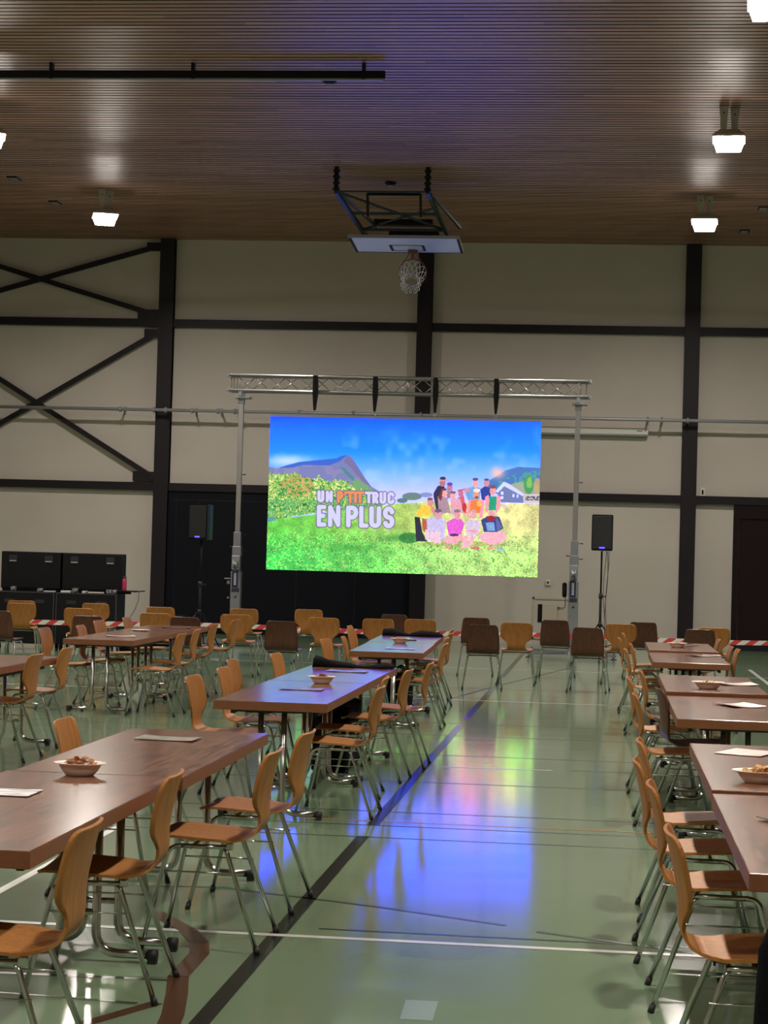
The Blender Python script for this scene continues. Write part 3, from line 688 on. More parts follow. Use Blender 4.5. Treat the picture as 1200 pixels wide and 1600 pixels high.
    letters = []
    for ch, x0, x1, wd in (('U', 422, 482, 24), ('N', 494, 554, 22), ('P', 590, 645, 22), ("'", 652, 672, 14), ('T', 676, 730, 20), ('I', 738, 758, 22), ('T', 762, 812, 20), ('T', 838, 886, 20), ('R', 890, 945, 22), ('U', 952, 1010, 22), ('C', 1020, 1080, 22)):
        dy = (x0-420)*0.028; letters.append((ch, x0, x1, 368+dy, 470+dy, wd, (225, 135, 85) if 580 < x0 < 830 else (202, 198, 234)))
    for ch, x0, x1, wd in (('E', 418, 500, 32), ('N', 514, 620, 32), ('P', 668, 772, 34), ('L', 780, 860, 32), ('U', 866, 968, 34), ('S', 982, 1080, 34)):
        dy = (x0-420)*0.026; letters.append((ch, x0, x1, 492+dy, 678+dy, wd, (202, 200, 236)))
    letters = [l[:5]+(l[5]*1.16,)+l[6:] for l in letters]
    ds = [(stroke(glyph(*l[:6]), l[5]), l) for l in letters]
    k = 0.4783
    for d, l in ds: put(np.clip((l[5]/2+9)*k-d+0.5, 0, 1), (108, 90, 140), 0.75)
    for d, l in ds: put(np.clip(l[5]/2*k-d+0.5, 0, 1), l[6])
    img[:] = np.clip(img, 0, 255)
    lin = np.where(img/255 <= 0.04045, img/255/12.92, ((img/255+0.055)/1.055)**2.4)
    lin = lin/1.35*(1+6.5*np.clip((img-236)/19, 0, 1)**1.5)      # channels the camera clips are brighter than white
    out = np.ones((H, W, 4), np.float32); out[..., :3] = lin[::-1]
    im = bpy.data.images.new('led picture', W, H, float_buffer=True); im.colorspace_settings.name = 'Linear Rec.709'
    im.pixels.foreach_set(out.ravel()); im.update(); im.pack()
    return im

KS = 1.057
SX0, SX1, SZ0, SZ1, SY = -5.983, -1.152, 1.383, 4.115, 35.2
led = thing('led_wall', 'large bright LED screen showing mountain meadow, seated group and title lettering', 'screen', ((SX0+SX1)/2, SY, SZ0))
b = bmesh.new(); cw, chh = (SX1-SX0)/9, (SZ1-SZ0)/5
for i in range(9):
    for j in range(5):
        x0 = SX0-(SX0+SX1)/2+i*cw; box(b, x0+0.001, x0+cw-0.001, 0.006, 0.09, j*chh+0.001, (j+1)*chh-0.001)
obj('cabinets', b, M_black, led)
m_, N_, L_, p_ = new_mat('led picture emission')
ti = N_.new('ShaderNodeTexImage'); ti.image = led_picture(); ti.interpolation = 'Linear'; ti.extension = 'EXTEND'
p_.inputs['Base Color'].default_value = (0.01, 0.01, 0.01, 1); p_.inputs['Roughness'].default_value = 0.6
L_.new(ti.outputs[0], p_.inputs['Emission Color']); p_.inputs['Emission Strength'].default_value = SCREEN_GAIN
b = bmesh.new(); uvl = b.loops.layers.uv.new('UVMap'); hw = (SX1-SX0)/2; hh = SZ1-SZ0
f = b.faces.new([b.verts.new(p) for p in ((-hw, 0, 0), (hw, 0, 0), (hw, 0, hh), (-hw, 0, hh))])
for l, uv in zip(f.loops, ((0, 0), (1, 0), (1, 1), (0, 1))): l[uvl].uv = uv
me = bpy.data.meshes.new('display'); b.to_mesh(me); b.free(); me.materials.append(m_)
o = bpy.data.objects.new('display', me); C.objects.link(o); o.parent = led
b = bmesh.new(); box(b, -hw, hw, 0.0, 0.09, hh+0.0, hh+0.05, bev=0.004); obj('header_bar', b, M_grey, led)

# truss
def truss_diag(b, x0, x1, z0, z1, y, n, flip):
    dx = (x1-x0)/n
    for i in range(n):
        a, c_ = (z0, z1) if (i+flip) % 2 else (z1, z0)
        tube(b, [(x0+i*dx, y, a), (x0+(i+1)*dx, y, c_)], 0.010, 6)
tr = thing('truss', 'horizontal aluminium lattice truss spanning above the LED screen', 'truss', (-3.552, 35.41, 4.554)); tr.scale = (KS, KS, KS)
b = bmesh.new()
for y in (-0.12, 0.12):
    for z in (0.025, 0.285): tube(b, [(-3.06, y, z), (3.06, y, z)], 0.025, 8)
obj('chords', b, M_alu, tr)
b = bmesh.new()
for y, fl in ((-0.12, 0), (0.12, 1)): truss_diag(b, -2.9, 2.9, 0.04, 0.27, y, 22, fl)
for z, fl in ((0.025, 0), (0.285, 1)):
    for i in range(22):
        x0 = -2.9+i*5.8/22; s = 1 if (i+fl) % 2 else -1; tube(b, [(x0, -0.12*s, z), (x0+5.8/22, 0.12*s, z)], 0.008, 5)
for x in (-3.0, -2.9, 2.9, 3.0, 0): 
    for y in (-0.12, 0.12): tube(b, [(x, y, 0.03), (x, y, 0.28)], 0.010, 6)
obj('lattice', b, M_alu, tr)
for x in (-3.06, 3.06):
    b = bmesh.new()
    for y in (-0.12, 0.12):
        for z in (0.025, 0.285): obox(b, (x, y, z), (0.05, 0.055, 0.055), bev=0.01)
    obj('end_coupler', b, M_grey, tr)
# hanging straps
for i, (x, w_) in enumerate(((-4.92, 'leftmost'), (-3.90, 'second from left'), (-2.88, 'third from left'), (-1.86, 'rightmost'))):
    t = thing('hanging_bracket', 'black tapered hanging bracket between truss and LED wall, ' + w_, 'bracket', (x*KS, 35.262, 4.215), 0, 'black brackets carrying the LED wall'); t.scale = (KS, 1, KS)
    b = bmesh.new(); pr = [(-0.035, 0.62), (0.035, 0.62), (0.05, 0.50), (0.05, 0.30), (0.018, 0.03), (-0.018, 0.03), (-0.04, 0.30), (-0.04, 0.50)]
    f = [b.verts.new((a, -0.03, z)) for a, z in pr]; g = [b.verts.new((a, 0.03, z)) for a, z in pr]; b.faces.new(f); b.faces.new(g[::-1])
    for k in range(8): b.faces.new((f[k], g[k], g[(k+1) % 8], f[(k+1) % 8]))
    obj('plate', b, M_black, t)
    b = bmesh.new(); tube(b, [(0.02*math.cos(a*PI/6), 0, -0.01+0.03*math.sin(a*PI/6)) for a in range(12)], 0.006, 5, close=True); obj('shackle', b, M_alu, t)

# wind-up towers
def tower(x, label, flip):
    t = thing('lift_tower', label, 'lift tower', (x*KS, 35.41, 0), 0, 'wind-up towers carrying the truss'); t.scale = (KS, KS, 1)
    b = bmesh.new(); box(b, -0.16, 0.16, -0.16, 0.16, 0.04, 0.12, bev=0.01); box(b, -0.085, 0.085, -0.075, 0.075, 0.12, 1.35, bev=0.008); obj('base_mast', b, M_mast, t)
    for a in range(4):
        b = bmesh.new(); d = Matrix.Rotation(PI/4+a*PI/2, 3, 'Z')
        obox(b, d @ Vector((0.55, 0, 0.07)), (0.9, 0.06, 0.05), d); lg = obj('outrigger', b, M_mast, t)
        b = bmesh.new(); lathe(b, [(0.05, 0), (0.05, 0.012), (0.012, 0.02), (0.012, 0.12)], 12, c=d @ Vector((0.98, 0, 0))); obj('foot_pad', b, M_cap, lg)
    b = bmesh.new(); box(b, -0.062, 0.062, -0.055, 0.055, 1.30, 2.02, bev=0.006); box(b, -0.075, 0.075, -0.07, 0.07, 1.60, 1.78, bev=0.01); obj('middle_mast', b, M_mast, t)
    b = bmesh.new(); box(b, -0.042, 0.042, -0.038, 0.038, 1.95, 4.26, bev=0.006); obj('inner_mast', b, M_alu, t)
    b = bmesh.new(); box(b, -0.07, 0.07, -0.12, -0.06, 1.38, 1.62, bev=0.012)
    lathe(b, [(0.055, -0.03), (0.065, -0.03), (0.065, -0.02), (0.035, -0.015), (0.035, 0.015), (0.065, 0.02), (0.065, 0.03)], 16)
    vs_ = list(b.verts)[-7*16:]
    for v in vs_: v.co = Vector((v.co.z*1.2, -0.15+v.co.x, 1.47+v.co.y))
    wn = obj('winch', b, M_grey, t)
    b = bmesh.new(); tube(b, bend((0.02, -0.18, 1.47), (0.02, -0.20, 1.36), (0.02, -0.26, 1.33), 0.02), 0.009, 6); obj('crank_handle', b, M_cap, wn)
    b = bmesh.new(); box(b, -0.062, 0.04, -0.082, -0.076, 1.08, 1.36); lb = obj('label_plate', b, M_labelblue, t)
    b = bmesh.new()
    for k in range(8): box(b, -0.03+0.003*(k % 2), 0.012, -0.0855, -0.082, 1.12+k*0.026, 1.138+k*0.026)
    obj('label_lettering', b, M_white, lb)
    b = bmesh.new(); box(b, -0.065, 0.065, -0.083, -0.076, 1.0, 1.07, bev=0.002); obj('lower_clamp', b, M_ink, t)
    b = bmesh.new(); f = [b.verts.new(p) for p in ((-0.03, -0.0765, 0.90), (0.03, -0.0765, 0.90), (0.012, -0.0765, 0.95))]; b.faces.new(f); obj('warning_triangle', b, M_ink, t)
    for (sx, z) in ((1, 1.98), (1, 1.72), (-1, 1.77), (1, 3.0)):
        b = bmesh.new(); w_ = 0.075 if z < 2.5 else 0.04; tube(b, [(sx*w_, 0, z), (sx*(w_+0.05), 0, z)], 0.008, 6); obox(b, (sx*(w_+0.055), 0, z), (0.02, 0.045, 0.02)); obj('locking_knob', b, M_cap, t)
    b = bmesh.new(); box(b, -0.055, 0.055, -0.05, 0.05, 4.20, 4.29, bev=0.008); box(b, -0.10*1, 0.16, -0.14, 0.14, 4.29, 4.325, bev=0.006)
    for y in (-0.12, 0.12): box(b, -0.03, 0.03, y-0.035, y+0.035, 4.325, 4.405, bev=0.008)
    obj('truss_fork', b, M_grey, t)
    for ch in t.children:
        for o_ in [ch]+list(ch.children):
            for v in o_.data.vertices:
                if v.co.z > 0.5: v.co.z = 1.7+(v.co.z-1.7)*KS
    return t
tower(-6.20, 'tall silver wind-up lift tower left of the LED screen', 1)
tower(-0.49, 'tall silver wind-up lift tower right of the LED screen', -1)
b = bmesh.new(); lathe(b, [(0.0, -0.04), (0.10, -0.04), (0.12, -0.02), (0.12, 0.02), (0.10, 0.04), (0.0, 0.04)], 20)
for v in b.verts: v.co = Vector((v.co.z, v.co.x*0.8, v.co.y*1.1))
o = obj('cable_reel', b, M_black); o.location = (-0.675, 35.45, 1.17); tag(o, 'black round cable reel hanging on the side of the right-hand lift tower', 'reel')

# speakers on stands
def speaker(x, where, rz, cables):
    st = thing('speaker_stand', 'black tripod stand of the loudspeaker ' + where, 'speaker stand', (x, 33.0, 0), 0, 'speaker stands beside the LED wall')
    b = bmesh.new(); tube(b, [(0, 0, 0.25), (0, 0, 1.15)], 0.022, 10); tube(b, [(0, 0, 1.12), (0, 0, 1.865)], 0.016, 10); obj('pole', b, M_black, st)
    b = bmesh.new(); lathe(b, [(0.032, 1.08), (0.032, 1.17)], 12); obox(b, (0.055, 0, 1.12), (0.06, 0.02, 0.02)); obox(b, (0.085, 0, 1.12), (0.015, 0.05, 0.02)); obj('clamp', b, M_cap, st)
    b = bmesh.new(); lathe(b, [(0.030, 0.62), (0.030, 0.70)], 12); obj('collar', b, M_cap, st)
    for a in range(3):
        d = Matrix.Rotation(PI/2+a*2*PI/3, 3, 'Z'); b = bmesh.new(); tube(b, [d @ Vector((0.03, 0, 0.66)), d @ Vector((0.52, 0, 0.02))], 0.012, 6); tube(b, [d @ Vector((0.02, 0, 0.28)), d @ Vector((0.27, 0, 0.345))], 0.009, 6)
        lg = obj('leg', b, M_black, st)
        b = bmesh.new(); obox(b, d @ Vector((0.53, 0, 0.014)), (0.05, 0.03, 0.028), d, bev=0.006); obj('rubber_foot', b, M_cap, lg)
    s = thing('loudspeaker', 'black loudspeaker with blue light, ' + where, 'loudspeaker', (x, 33.0, 1.87), rz, 'loudspeakers beside the LED wall')
    b = bmesh.new(); pr = [(-0.17, -0.15), (0.17, -0.15), (0.175, -0.05), (0.12, 0.17), (-0.12, 0.17), (-0.175, -0.05)]
    f = [b.verts.new((a, y, -0.0)) for a, y in pr]; g = [b.verts.new((a, y, 0.59)) for a, y in pr]; b.faces.new(f[::-1]); b.faces.new(g)
    for k in range(6): b.faces.new((f[k], f[(k+1) % 6], g[(k+1) % 6], g[k]))
    bmesh.ops.bevel(b, geom=list(b.edges), offset=0.012, segments=2, affect='EDGES'); obj('cabinet', b, M_black, s)
    b = bmesh.new(); box(b, -0.155, 0.155, -0.163, -0.149, 0.03, 0.565, bev=0.006); obj('grille', b, M_grille, s)
    b = bmesh.new(); box(b, -0.045, 0.045, -0.168, -0.162, 0.035, 0.058, bev=0.002); obj('light_badge', b, M_blueled, s)
    if cables:
        t = thing('speaker_cables', 'thin grey cables hanging from the right-hand loudspeaker to the floor', 'cable', (x, 33.1, 0))
        for k, (a0, a1) in enumerate(((0.09, 0.05), (0.10, 0.14), (0.06, 0.10))):
            b = bmesh.new(); tube(b, [(a0+0.02*math.sin(j*0.9+k), 0.02*k, 1.86-j*0.205) if j < 9 else (a1, 0.02*k, 0.008) for j in range(10)], 0.006, 5); obj('cable', b, M_cable, t)
speaker(-0.035, 'right of the LED screen', 0, True)
speaker(-6.72, 'left of the LED screen before the black doors', math.radians(-16), False)

# ================================================================== CHAIRS
def shell_part(rows, nu=13, dish=0.0, curl=0.0, th=0.011, seat=False):
    """rows: (y, z, half width); returns a bmesh of a moulded plywood sheet"""
    R_ = []; K = len(rows)
    for i, (y, z, hw) in enumerate(rows):
        row = []
        for j in range(nu):
            s = -1+2*j/(nu-1)
            # keep columns square to the edge
            yy_, zz_ = y, z
            q = (hw*s/0.215)**2
            dd, cc = (dish[i], curl[i])
            row.append(Vector((hw*s, yy_+cc*q, zz_+dd*q)))
        R_.append(row)
    Nn = []
    for i in range(K):
        row = []
        for j in range(nu):
            du = R_[i][min(j+1, nu-1)]-R_[i][max(j-1, 0)]; dv = R_[min(i+1, K-1)][j]-R_[max(i-1, 0)][j]
            n_ = du.cross(dv); n_.normalize(); row.append(n_)
        Nn.append(row)
    return R_, Nn
def sheet(R_, Nn, i0, i1, th=0.011):
    b = bmesh.new(); nu = len(R_[0])
    A = [[b.verts.new(R_[i][j]) for j in range(nu)] for i in range(i0, i1+1)]
    B = [[b.verts.new(R_[i][j]-Nn[i][j]*th) for j in range(nu)] for i in range(i0, i1+1)]
    K = i1-i0+1
    for i in range(K-1):
        for j in range(nu-1):
            b.faces.new((A[i][j], A[i][j+1], A[i+1][j+1], A[i+1][j])).smooth = True
            b.faces.new((B[i][j], B[i+1][j], B[i+1][j+1], B[i][j+1])).smooth = True
    for i in range(K-1):
        b.faces.new((A[i][0], A[i+1][0], B[i+1][0], B[i][0])); b.faces.new((A[i][-1], B[i][-1], B[i+1][-1], A[i+1][-1]))
    for j in range(nu-1):
        b.faces.new((A[0][j], B[0][j], B[0][j+1], A[0][j+1])); b.faces.new((A[-1][j], A[-1][j+1], B[-1][j+1], B[-1][j]))
    return b
SEAT_L = [(.226,.450,.120),(.224,.453,.155),(.218,.457,.182),(.206,.460,.200),(.186,.462,.210),(.12,.461,.218),(.03,.455,.222),(-.05,.451,.218),(-.10,.452,.203),(-.14,.456,.176),(-.172,.464,.150)]
BACK_L = [(-.200,.480,.134),(-.220,.504,.124),(-.230,.533,.120),(-.233,.560,.126),(-.234,.582,.145),(-.235,.600,.170),(-.236,.618,.192),(-.239,.642,.208),(-.245,.68,.216),(-.257,.735,.217),(-.269,.785,.214),(-.276,.808,.208),(-.280,.822,.198),(-.283,.831,.182),(-.2845,.836,.155)]
SEAT_D = SEAT_L[:7]+[(-.05,.452,.220),(-.10,.453,.216),(-.14,.457,.212),(-.172,.465,.210)]
BACK_D = [(-.200,.482,.210),(-.220,.507,.212),(-.232,.54,.214),(-.237,.58,.214),(-.240,.62,.212),(-.245,.66,.209),(-.251,.70,.204),(-.259,.74,.199),(-.267,.78,.194),(-.273,.803,.189),(-.278,.820,.180),(-.281,.830,.168),(-.2825,.835,.145)]
def make_chair(name, label, seat, back, m, group):
    t = thing(name, label, 'chair', (0, 0, 0), 0, group)
    rows = seat+back; n_s = len(seat)
    dish = [0.010*(1 if i < n_s-3 else 0.4) for i in range(n_s)]+[0.0]*len(back)
    curl = [0.0]*n_s+[min(0.028, 0.006*i) for i in range(len(back))]
    R_, Nn = shell_part(rows, dish=dish, curl=curl)
    obj('seat', sheet(R_, Nn, 0, n_s-1), m, t); obj('backrest', sheet(R_, Nn, n_s-1, len(rows)-1), m, t)
    for s in (-1, 1):
        b = bmesh.new(); tube(b, bend((s*0.255, 0.245, 0.02), (s*0.200, 0.150, 0.436), (s*0.192, 0.10, 0.436), 0.045), 0.0105, 8)
        l = obj('leg', b, M_chrome, t); b = bmesh.new(); tube(b, [(s*0.2575, 0.2495, 0.0), (s*0.254, 0.243, 0.03)], 0.0135, 8); obj('foot_cap', b, M_cap, l)
        b = bmesh.new(); tube(b, [(s*0.188, -0.085, 0.434), (s*0.192, -0.10, 0.41), (s*0.250, -0.245, 0.02)], 0.0105, 8)
        l = obj('leg', b, M_chrome, t); b = bmesh.new(); tube(b, [(s*0.2525, -0.2515, 0.0), (s*0.249, -0.243, 0.03)], 0.0135, 8); obj('foot_cap', b, M_cap, l)
    b = bmesh.new()
    for s in (-1, 1):
        tube(b, [(s*0.192, 0.11, 0.436), (s*0.188, -0.11, 0.436)], 0.0105, 8); obox(b, (s*0.188, -0.11, 0.440), (0.026, 0.03, 0.03), bev=0.006)
    tube(b, [(-0.19, 0.06, 0.430), (0.19, 0.06, 0.430)], 0.009, 6); tube(b, [(-0.19, -0.08, 0.430), (0.19, -0.08, 0.430)], 0.009, 6)
    obj('seat_frame', b, M_chrome, t)
    for s in (-1, 1):
        b = bmesh.new(); tube(b, [(s*0.216, 0.177, 0.33), (s*0.211, -0.146, 0.33)], 0.004, 5); obj('stretcher', b, M_chrome, t)
    return t
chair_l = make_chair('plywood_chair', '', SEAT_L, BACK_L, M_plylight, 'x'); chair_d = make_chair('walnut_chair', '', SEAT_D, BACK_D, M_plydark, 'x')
used = {}
rj = random.Random(11)
def place(kind, x, y, rz, label, group):
    pr = chair_l if kind == 'l' else chair_d
    if kind not in used:
        used[kind] = 1; pr.location = (x, y, 0); pr.rotation_euler = (0, 0, rz); pr['label'] = label; pr['group'] = group; return pr
    return dup(pr, (x, y, 0), rz, label, group)
ord_ = ['nearest the camera', 'second from camera', 'third from camera', 'fourth from camera']
def row(side, spots, where, group, kinds=None, rots=None):
    for i, (x, y) in enumerate(spots):
        k = kinds[i] if kinds else 'l'; rz = (PI/2 if side < 0 else -PI/2) + math.radians((rots or [0]*9)[i])
        word = 'light plywood chair' if k == 'l' else 'dark walnut chair'
        place(k, x, y, rz, '%s %s, %s' % (word, where, ord_[i] if len(spots) <= 4 else ('number %d along' % i)), group)
# local +y is the front of the chair; side -1 faces -x, +1 faces +x
row(-1, [(-1.83, 6.10), (-1.88, 7.57), (-1.66, 8.60), (-1.655, 9.57)], 'on the aisle side of the nearest left tables', 'chairs on the aisle side of the nearest left tables', rots=[2, 3, 0, -2])
row(1, [(-2.78, 8.0), (-2.40, 9.75)], 'on the far side of the nearest left tables', 'chairs behind the nearest left tables', rots=[0, 2])
row(-1, [(-1.69, 13.03), (-1.77, 14.05), (-1.70, 15.10), (-1.63, 16.15)], 'on the aisle side of the middle left tables', 'chairs on the aisle side of the middle left tables', rots=[0, 3, -3, 0])
row(1, [(-2.52, 13.45), (-2.51, 14.50), (-2.65, 15.60), (-2.50, 16.80)], 'on the far side of the middle left tables', 'chairs behind the middle left tables', rots=[-3, -1, 0, -3])
row(-1, [(-1.80, 19.85), (-1.90, 21.25), (-1.95, 22.55), (-2.03, 23.75)], 'on the aisle side of the farthest left tables', 'chairs on the aisle side of the farthest left tables', rots=[0, 2, -3, 0])
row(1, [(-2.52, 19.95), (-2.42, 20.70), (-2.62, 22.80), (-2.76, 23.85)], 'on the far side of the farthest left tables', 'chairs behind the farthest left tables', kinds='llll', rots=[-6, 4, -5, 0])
row(-1, [(-4.53, 20.15), (-4.62, 21.35), (-4.76, 23.05), (-4.82, 24.75)], 'on the right side of the far-left tables', 'chairs on the right side of the far-left tables', rots=[0, 3, 0, -3])
row(1, [(-5.56, 20.45), (-5.42, 21.40), (-5.62, 22.95), (-5.60, 24.25)], 'on the left side of the far-left tables', 'chairs on the left side of the far-left tables', rots=[0, 3, -3, 0])
row(-1, [(-4.72, 14.35), (-4.70, 15.45), (-4.78, 16.65)], 'at the table cut off by the left picture edge', 'chairs at the left edge table', rots=[0, 0, 2])
row(1, [(0.50, 6.55), (0.47, 7.90), (0.43, 8.82), (0.46, 9.80)], 'on the aisle side of the nearest right tables', 'chairs on the aisle side of the nearest right tables', rots=[2, 0, 0, 0])
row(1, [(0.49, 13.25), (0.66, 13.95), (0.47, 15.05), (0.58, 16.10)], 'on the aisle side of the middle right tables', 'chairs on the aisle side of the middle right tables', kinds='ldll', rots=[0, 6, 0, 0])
row(1, [(0.50, 20.0), (0.57, 21.25), (0.46, 22.85), (0.52, 24.30)], 'on the aisle side of the farthest right tables', 'chairs on the aisle side of the farthest right tables')
row(-1, [(1.13, 20.75), (1.10, 21.35), (1.08, 23.30)], 'on the right side of the farthest right tables', 'chairs on the right side of the farthest right tables')
# rows of single chairs facing the screen: (type, x, y, turn)
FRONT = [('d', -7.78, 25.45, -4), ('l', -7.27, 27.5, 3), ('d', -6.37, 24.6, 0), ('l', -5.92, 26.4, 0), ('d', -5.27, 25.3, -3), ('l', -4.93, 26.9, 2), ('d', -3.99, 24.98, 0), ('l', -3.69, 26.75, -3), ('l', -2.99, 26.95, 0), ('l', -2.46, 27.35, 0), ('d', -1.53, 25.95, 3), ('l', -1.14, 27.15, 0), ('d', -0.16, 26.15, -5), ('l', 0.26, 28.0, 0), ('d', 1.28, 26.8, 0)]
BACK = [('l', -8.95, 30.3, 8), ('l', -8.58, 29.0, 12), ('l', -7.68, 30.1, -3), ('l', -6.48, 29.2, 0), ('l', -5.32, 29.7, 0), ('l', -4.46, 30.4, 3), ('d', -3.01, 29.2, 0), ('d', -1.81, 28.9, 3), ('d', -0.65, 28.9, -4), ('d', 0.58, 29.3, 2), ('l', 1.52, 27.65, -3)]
wf = ['at left picture edge', 'left of the far-left table', 'behind the far-left table', 'behind the far-left table end', 'right beside the far-left table end', 'before the left lift tower',
      'below the left part of the LED screen', 'below the title on the LED screen', 'left of the farthest black cloth', 'just behind the farthest black cloth',
      'first right of the farthest left table', 'below the right part of the LED screen', 'just left of the farthest right table', 'beneath the right-hand speaker', 'behind the farthest right table']
wb = ['behind another at left edge', 'at left edge before the flight cases', 'in front of the flight cases right half', 'left of the black doors', 'right before the left lift tower', 'centre left, below the screen corner',
      'between light chairs under the screen', 'behind a nearer dark chair', 'in front of the electrical cabinet', 'beneath the right-hand speaker cables', 'before the right-hand dark column']
for (k, x, y, a), s in zip(FRONT, wf):
    place(k, x, y, math.radians(a), ('light plywood chair' if k == 'l' else 'dark walnut chair')+' in the front screen-facing row '+s, 'front row of chairs facing the screen')
for (k, x, y, a), s in zip(BACK, wb):
    place(k, x, y, math.radians(a), ('light plywood chair' if k == 'l' else 'dark walnut chair')+' in the back screen-facing row '+s, 'back row of chairs facing the screen')

# ================================================================== TABLES
def make_table(L=2.14, W=0.73):
    t = thing('folding_table', '', 'table', (0, 0, 0), 0, 'long folding tables')
    b = bmesh.new(); box(b, -W/2, W/2, -L/2, L/2, 0.693, 0.75, bev=0.004)
    for f in b.faces:
        f.material_index = 0 if f.normal.z > 0.9 else 1
    bmesh.ops.recalc_face_normals(b, faces=b.faces)
    for f in b.faces: f.material_index = 0 if f.calc_center_median().z > 0.7495 else 1
    obj('tabletop', b, None, t, mats=[M_tabletop, M_tableedge])
    for e in (-1, 1):
        ye = e*(L/2-0.13)
        for s in (-1, 1):
            b = bmesh.new()
            tube(b, bend((s*0.075, ye, 0.69), (s*0.075, ye, 0.035), (s*0.30, ye, 0.035), 0.10, 7), 0.0185, 10)
            l = obj('leg', b, M_chrome, t)
            b = bmesh.new(); tube(b, [(s*0.295, ye, 0.034), (s*0.335, ye, 0.034)], 0.024, 10); box(b, s*0.315-0.018, s*0.315+0.018, ye-0.02, ye+0.02, 0.0, 0.02); obj('foot_cap', b, M_cap, l)
        b = bmesh.new(); tube(b, [(-0.075, ye, 0.20), (0.075, ye, 0.20)], 0.013, 8); obj('crossbar', b, M_chrome, t)
        b = bmesh.new(); box(b, -0.22, 0.22, ye-0.03, ye+0.03, 0.675, 0.694); obj('mounting_plate', b, M_cap, t)
    b = bmesh.new()
    for s in (-1, 1): box(b, s*(W/2-0.09)-0.012, s*(W/2-0.09)+0.012, -L/2+0.2, L/2-0.2, 0.655, 0.695)
    obj('under_rail', b, M_cap, t)
    return t
T_ = [(-2.11, 7.13, 0, 0, 'walnut folding table at lower left, nearest the camera'),
      (-2.085, 9.28, 0, 0, 'walnut folding table at lower left, the farther of the nearest pair'),
      (-2.075, 13.57, 0, 0, 'middle left table lit blue by the screen, nearer half with the bowl near its joint'),
      (-2.075, 15.73, 0, 0, 'middle left table lit blue by the screen, farther half under the black cloth'),
      (-2.13, 20.55, 0, 1.8, 'farthest left table of the aisle row, nearer half shining white'),
      (-2.21, 22.72, 0, 1.8, 'farthest left table of the aisle row, farther half with black cloth'),
      (-5.15, 21.12, 0, 1, 'walnut table far left, nearer half with flyer and plate'),
      (-5.19, 23.30, 0, 1, 'walnut table far left, farther half with dark flyer'),
      (-4.975, 13.5, 0, 0, 'walnut table cut off by the left picture edge, nearer half'),
      (-4.975, 15.67, 0, 0, 'walnut table at the left picture edge, farther half'),
      (0.835, 7.34, 0, 0, 'walnut folding table at lower right, nearest the camera'),
      (0.835, 9.50, 0.012, 0, 'walnut folding table at lower right carrying the large snack bowl'),
      (0.835, 13.43, 0, 0, 'middle right walnut table, nearer half with one flyer'),
      (0.835, 15.59, 0.028, 0, 'middle right walnut table, farther half with snack bowl'),
      (0.86, 20.35, 0, 0, 'farthest right walnut table, nearer half with dark flyer'),
      (0.87, 22.52, 0.018, 0, 'farthest right walnut table, farther half with snack bowl')]
tab = make_table()
for i, (x, y, z, a, lb) in enumerate(T_):
    if i == 0: tab.location = (x, y, z); tab.rotation_euler = (0, 0, math.radians(a)); tab['label'] = lb
    else: dup(tab, (x, y, z), math.radians(a), lb)
# taller tables of the right rows stand on risers so their feet reach the floor
def ztop(z): return 0.75+z
b = None

# ================================================================== THINGS ON THE TABLES
def bowl(x, y, z, s, lb, cm=M_chips, full=1.0, seed=0, rz=0.0):
    t = thing('snack_bowl', lb, 'bowl', (x, y, z), rz, 'white snack bowls on the tables')
    b = bmesh.new()
    lathe(b, [(0.050, 0.0), (0.055, 0.003), (0.070, 0.022), (0.082, 0.046), (0.100, 0.050), (0.101, 0.0535), (0.080, 0.0515), (0.066, 0.026), (0.048, 0.006), (0.0, 0.005)], 32, sx=s*1.15, sy=s*0.9)
    obj('bowl', b, M_bowl, t)
    r = random.Random(seed); b = bmesh.new()
    for k in range(46):
        a = r.random()*2*PI; rr = math.sqrt(r.random())*0.062*s; c_ = Vector((rr*math.cos(a)*1.1, rr*math.sin(a)*0.85, 0.036+r.random()*0.022*full+(0.012 if rr < 0.03 else 0)))
        R3 = Matrix.Rotation(r.random()*6.28, 3, 'Z') @ Matrix.Rotation(r.uniform(-1, 1), 3, 'X')
        q = [R3 @ Vector((dx, dy, 0.004*math.sin(dx*200))) for dx, dy in ((-0.013, -0.008), (0.012, -0.010), (0.015, 0.006), (0, 0.012), (-0.012, 0.007))]
        top = [b.verts.new(c_+p) for p in q]; bo = [b.verts.new(c_+p+R3 @ Vector((0, 0, -0.0025))) for p in q]
        b.faces.new(top); b.faces.new(bo[::-1])
        for j in range(5): b.faces.new((top[j], bo[j], bo[(j+1) % 5], top[(j+1) % 5]))
    o = obj('snack_crisps', b, cm); o.location = (x, y, z); o.rotation_euler = (0, 0, rz)
    tag(o, 'heap of small crisps filling the ' + lb, 'crisps', 'crisps in the snack bowls', 'stuff')
bowl(-2.14, 8.13, 0.75, 0.95, 'white snack bowl on the nearest left table', M_chips, 1.3, 1)
bowl(-2.02, 14.45, 0.75, 0.9, 'snack bowl on the blue-lit middle left table', M_chips, 1.0, 2)
bowl(-2.17, 21.55, 0.75, 0.9, 'snack bowl on the farthest left table', M_chips, 0.6, 3)
bowl(0.695, 8.78, 0.762, 1.05, 'large snack bowl cut by the right picture edge', M_chips2, 1.0, 4)
bowl(0.79, 14.95, 0.778, 1.05, 'shallow snack bowl on the middle right table', M_chips2, 0.5, 5)
bowl(0.83, 22.3, 0.768, 0.95, 'snack bowl on the farthest right table', M_chips2, 0.3, 6)
t = thing('paper_plate', 'white paper plate on the far-left table', 'plate', (-5.26, 22.5, 0.75))
b = bmesh.new(); lathe(b, [(0.07, 0), (0.11, 0.012), (0.113, 0.014), (0.07, 0.004), (0, 0.003)], 28); obj('plate', b, M_bowl, t)
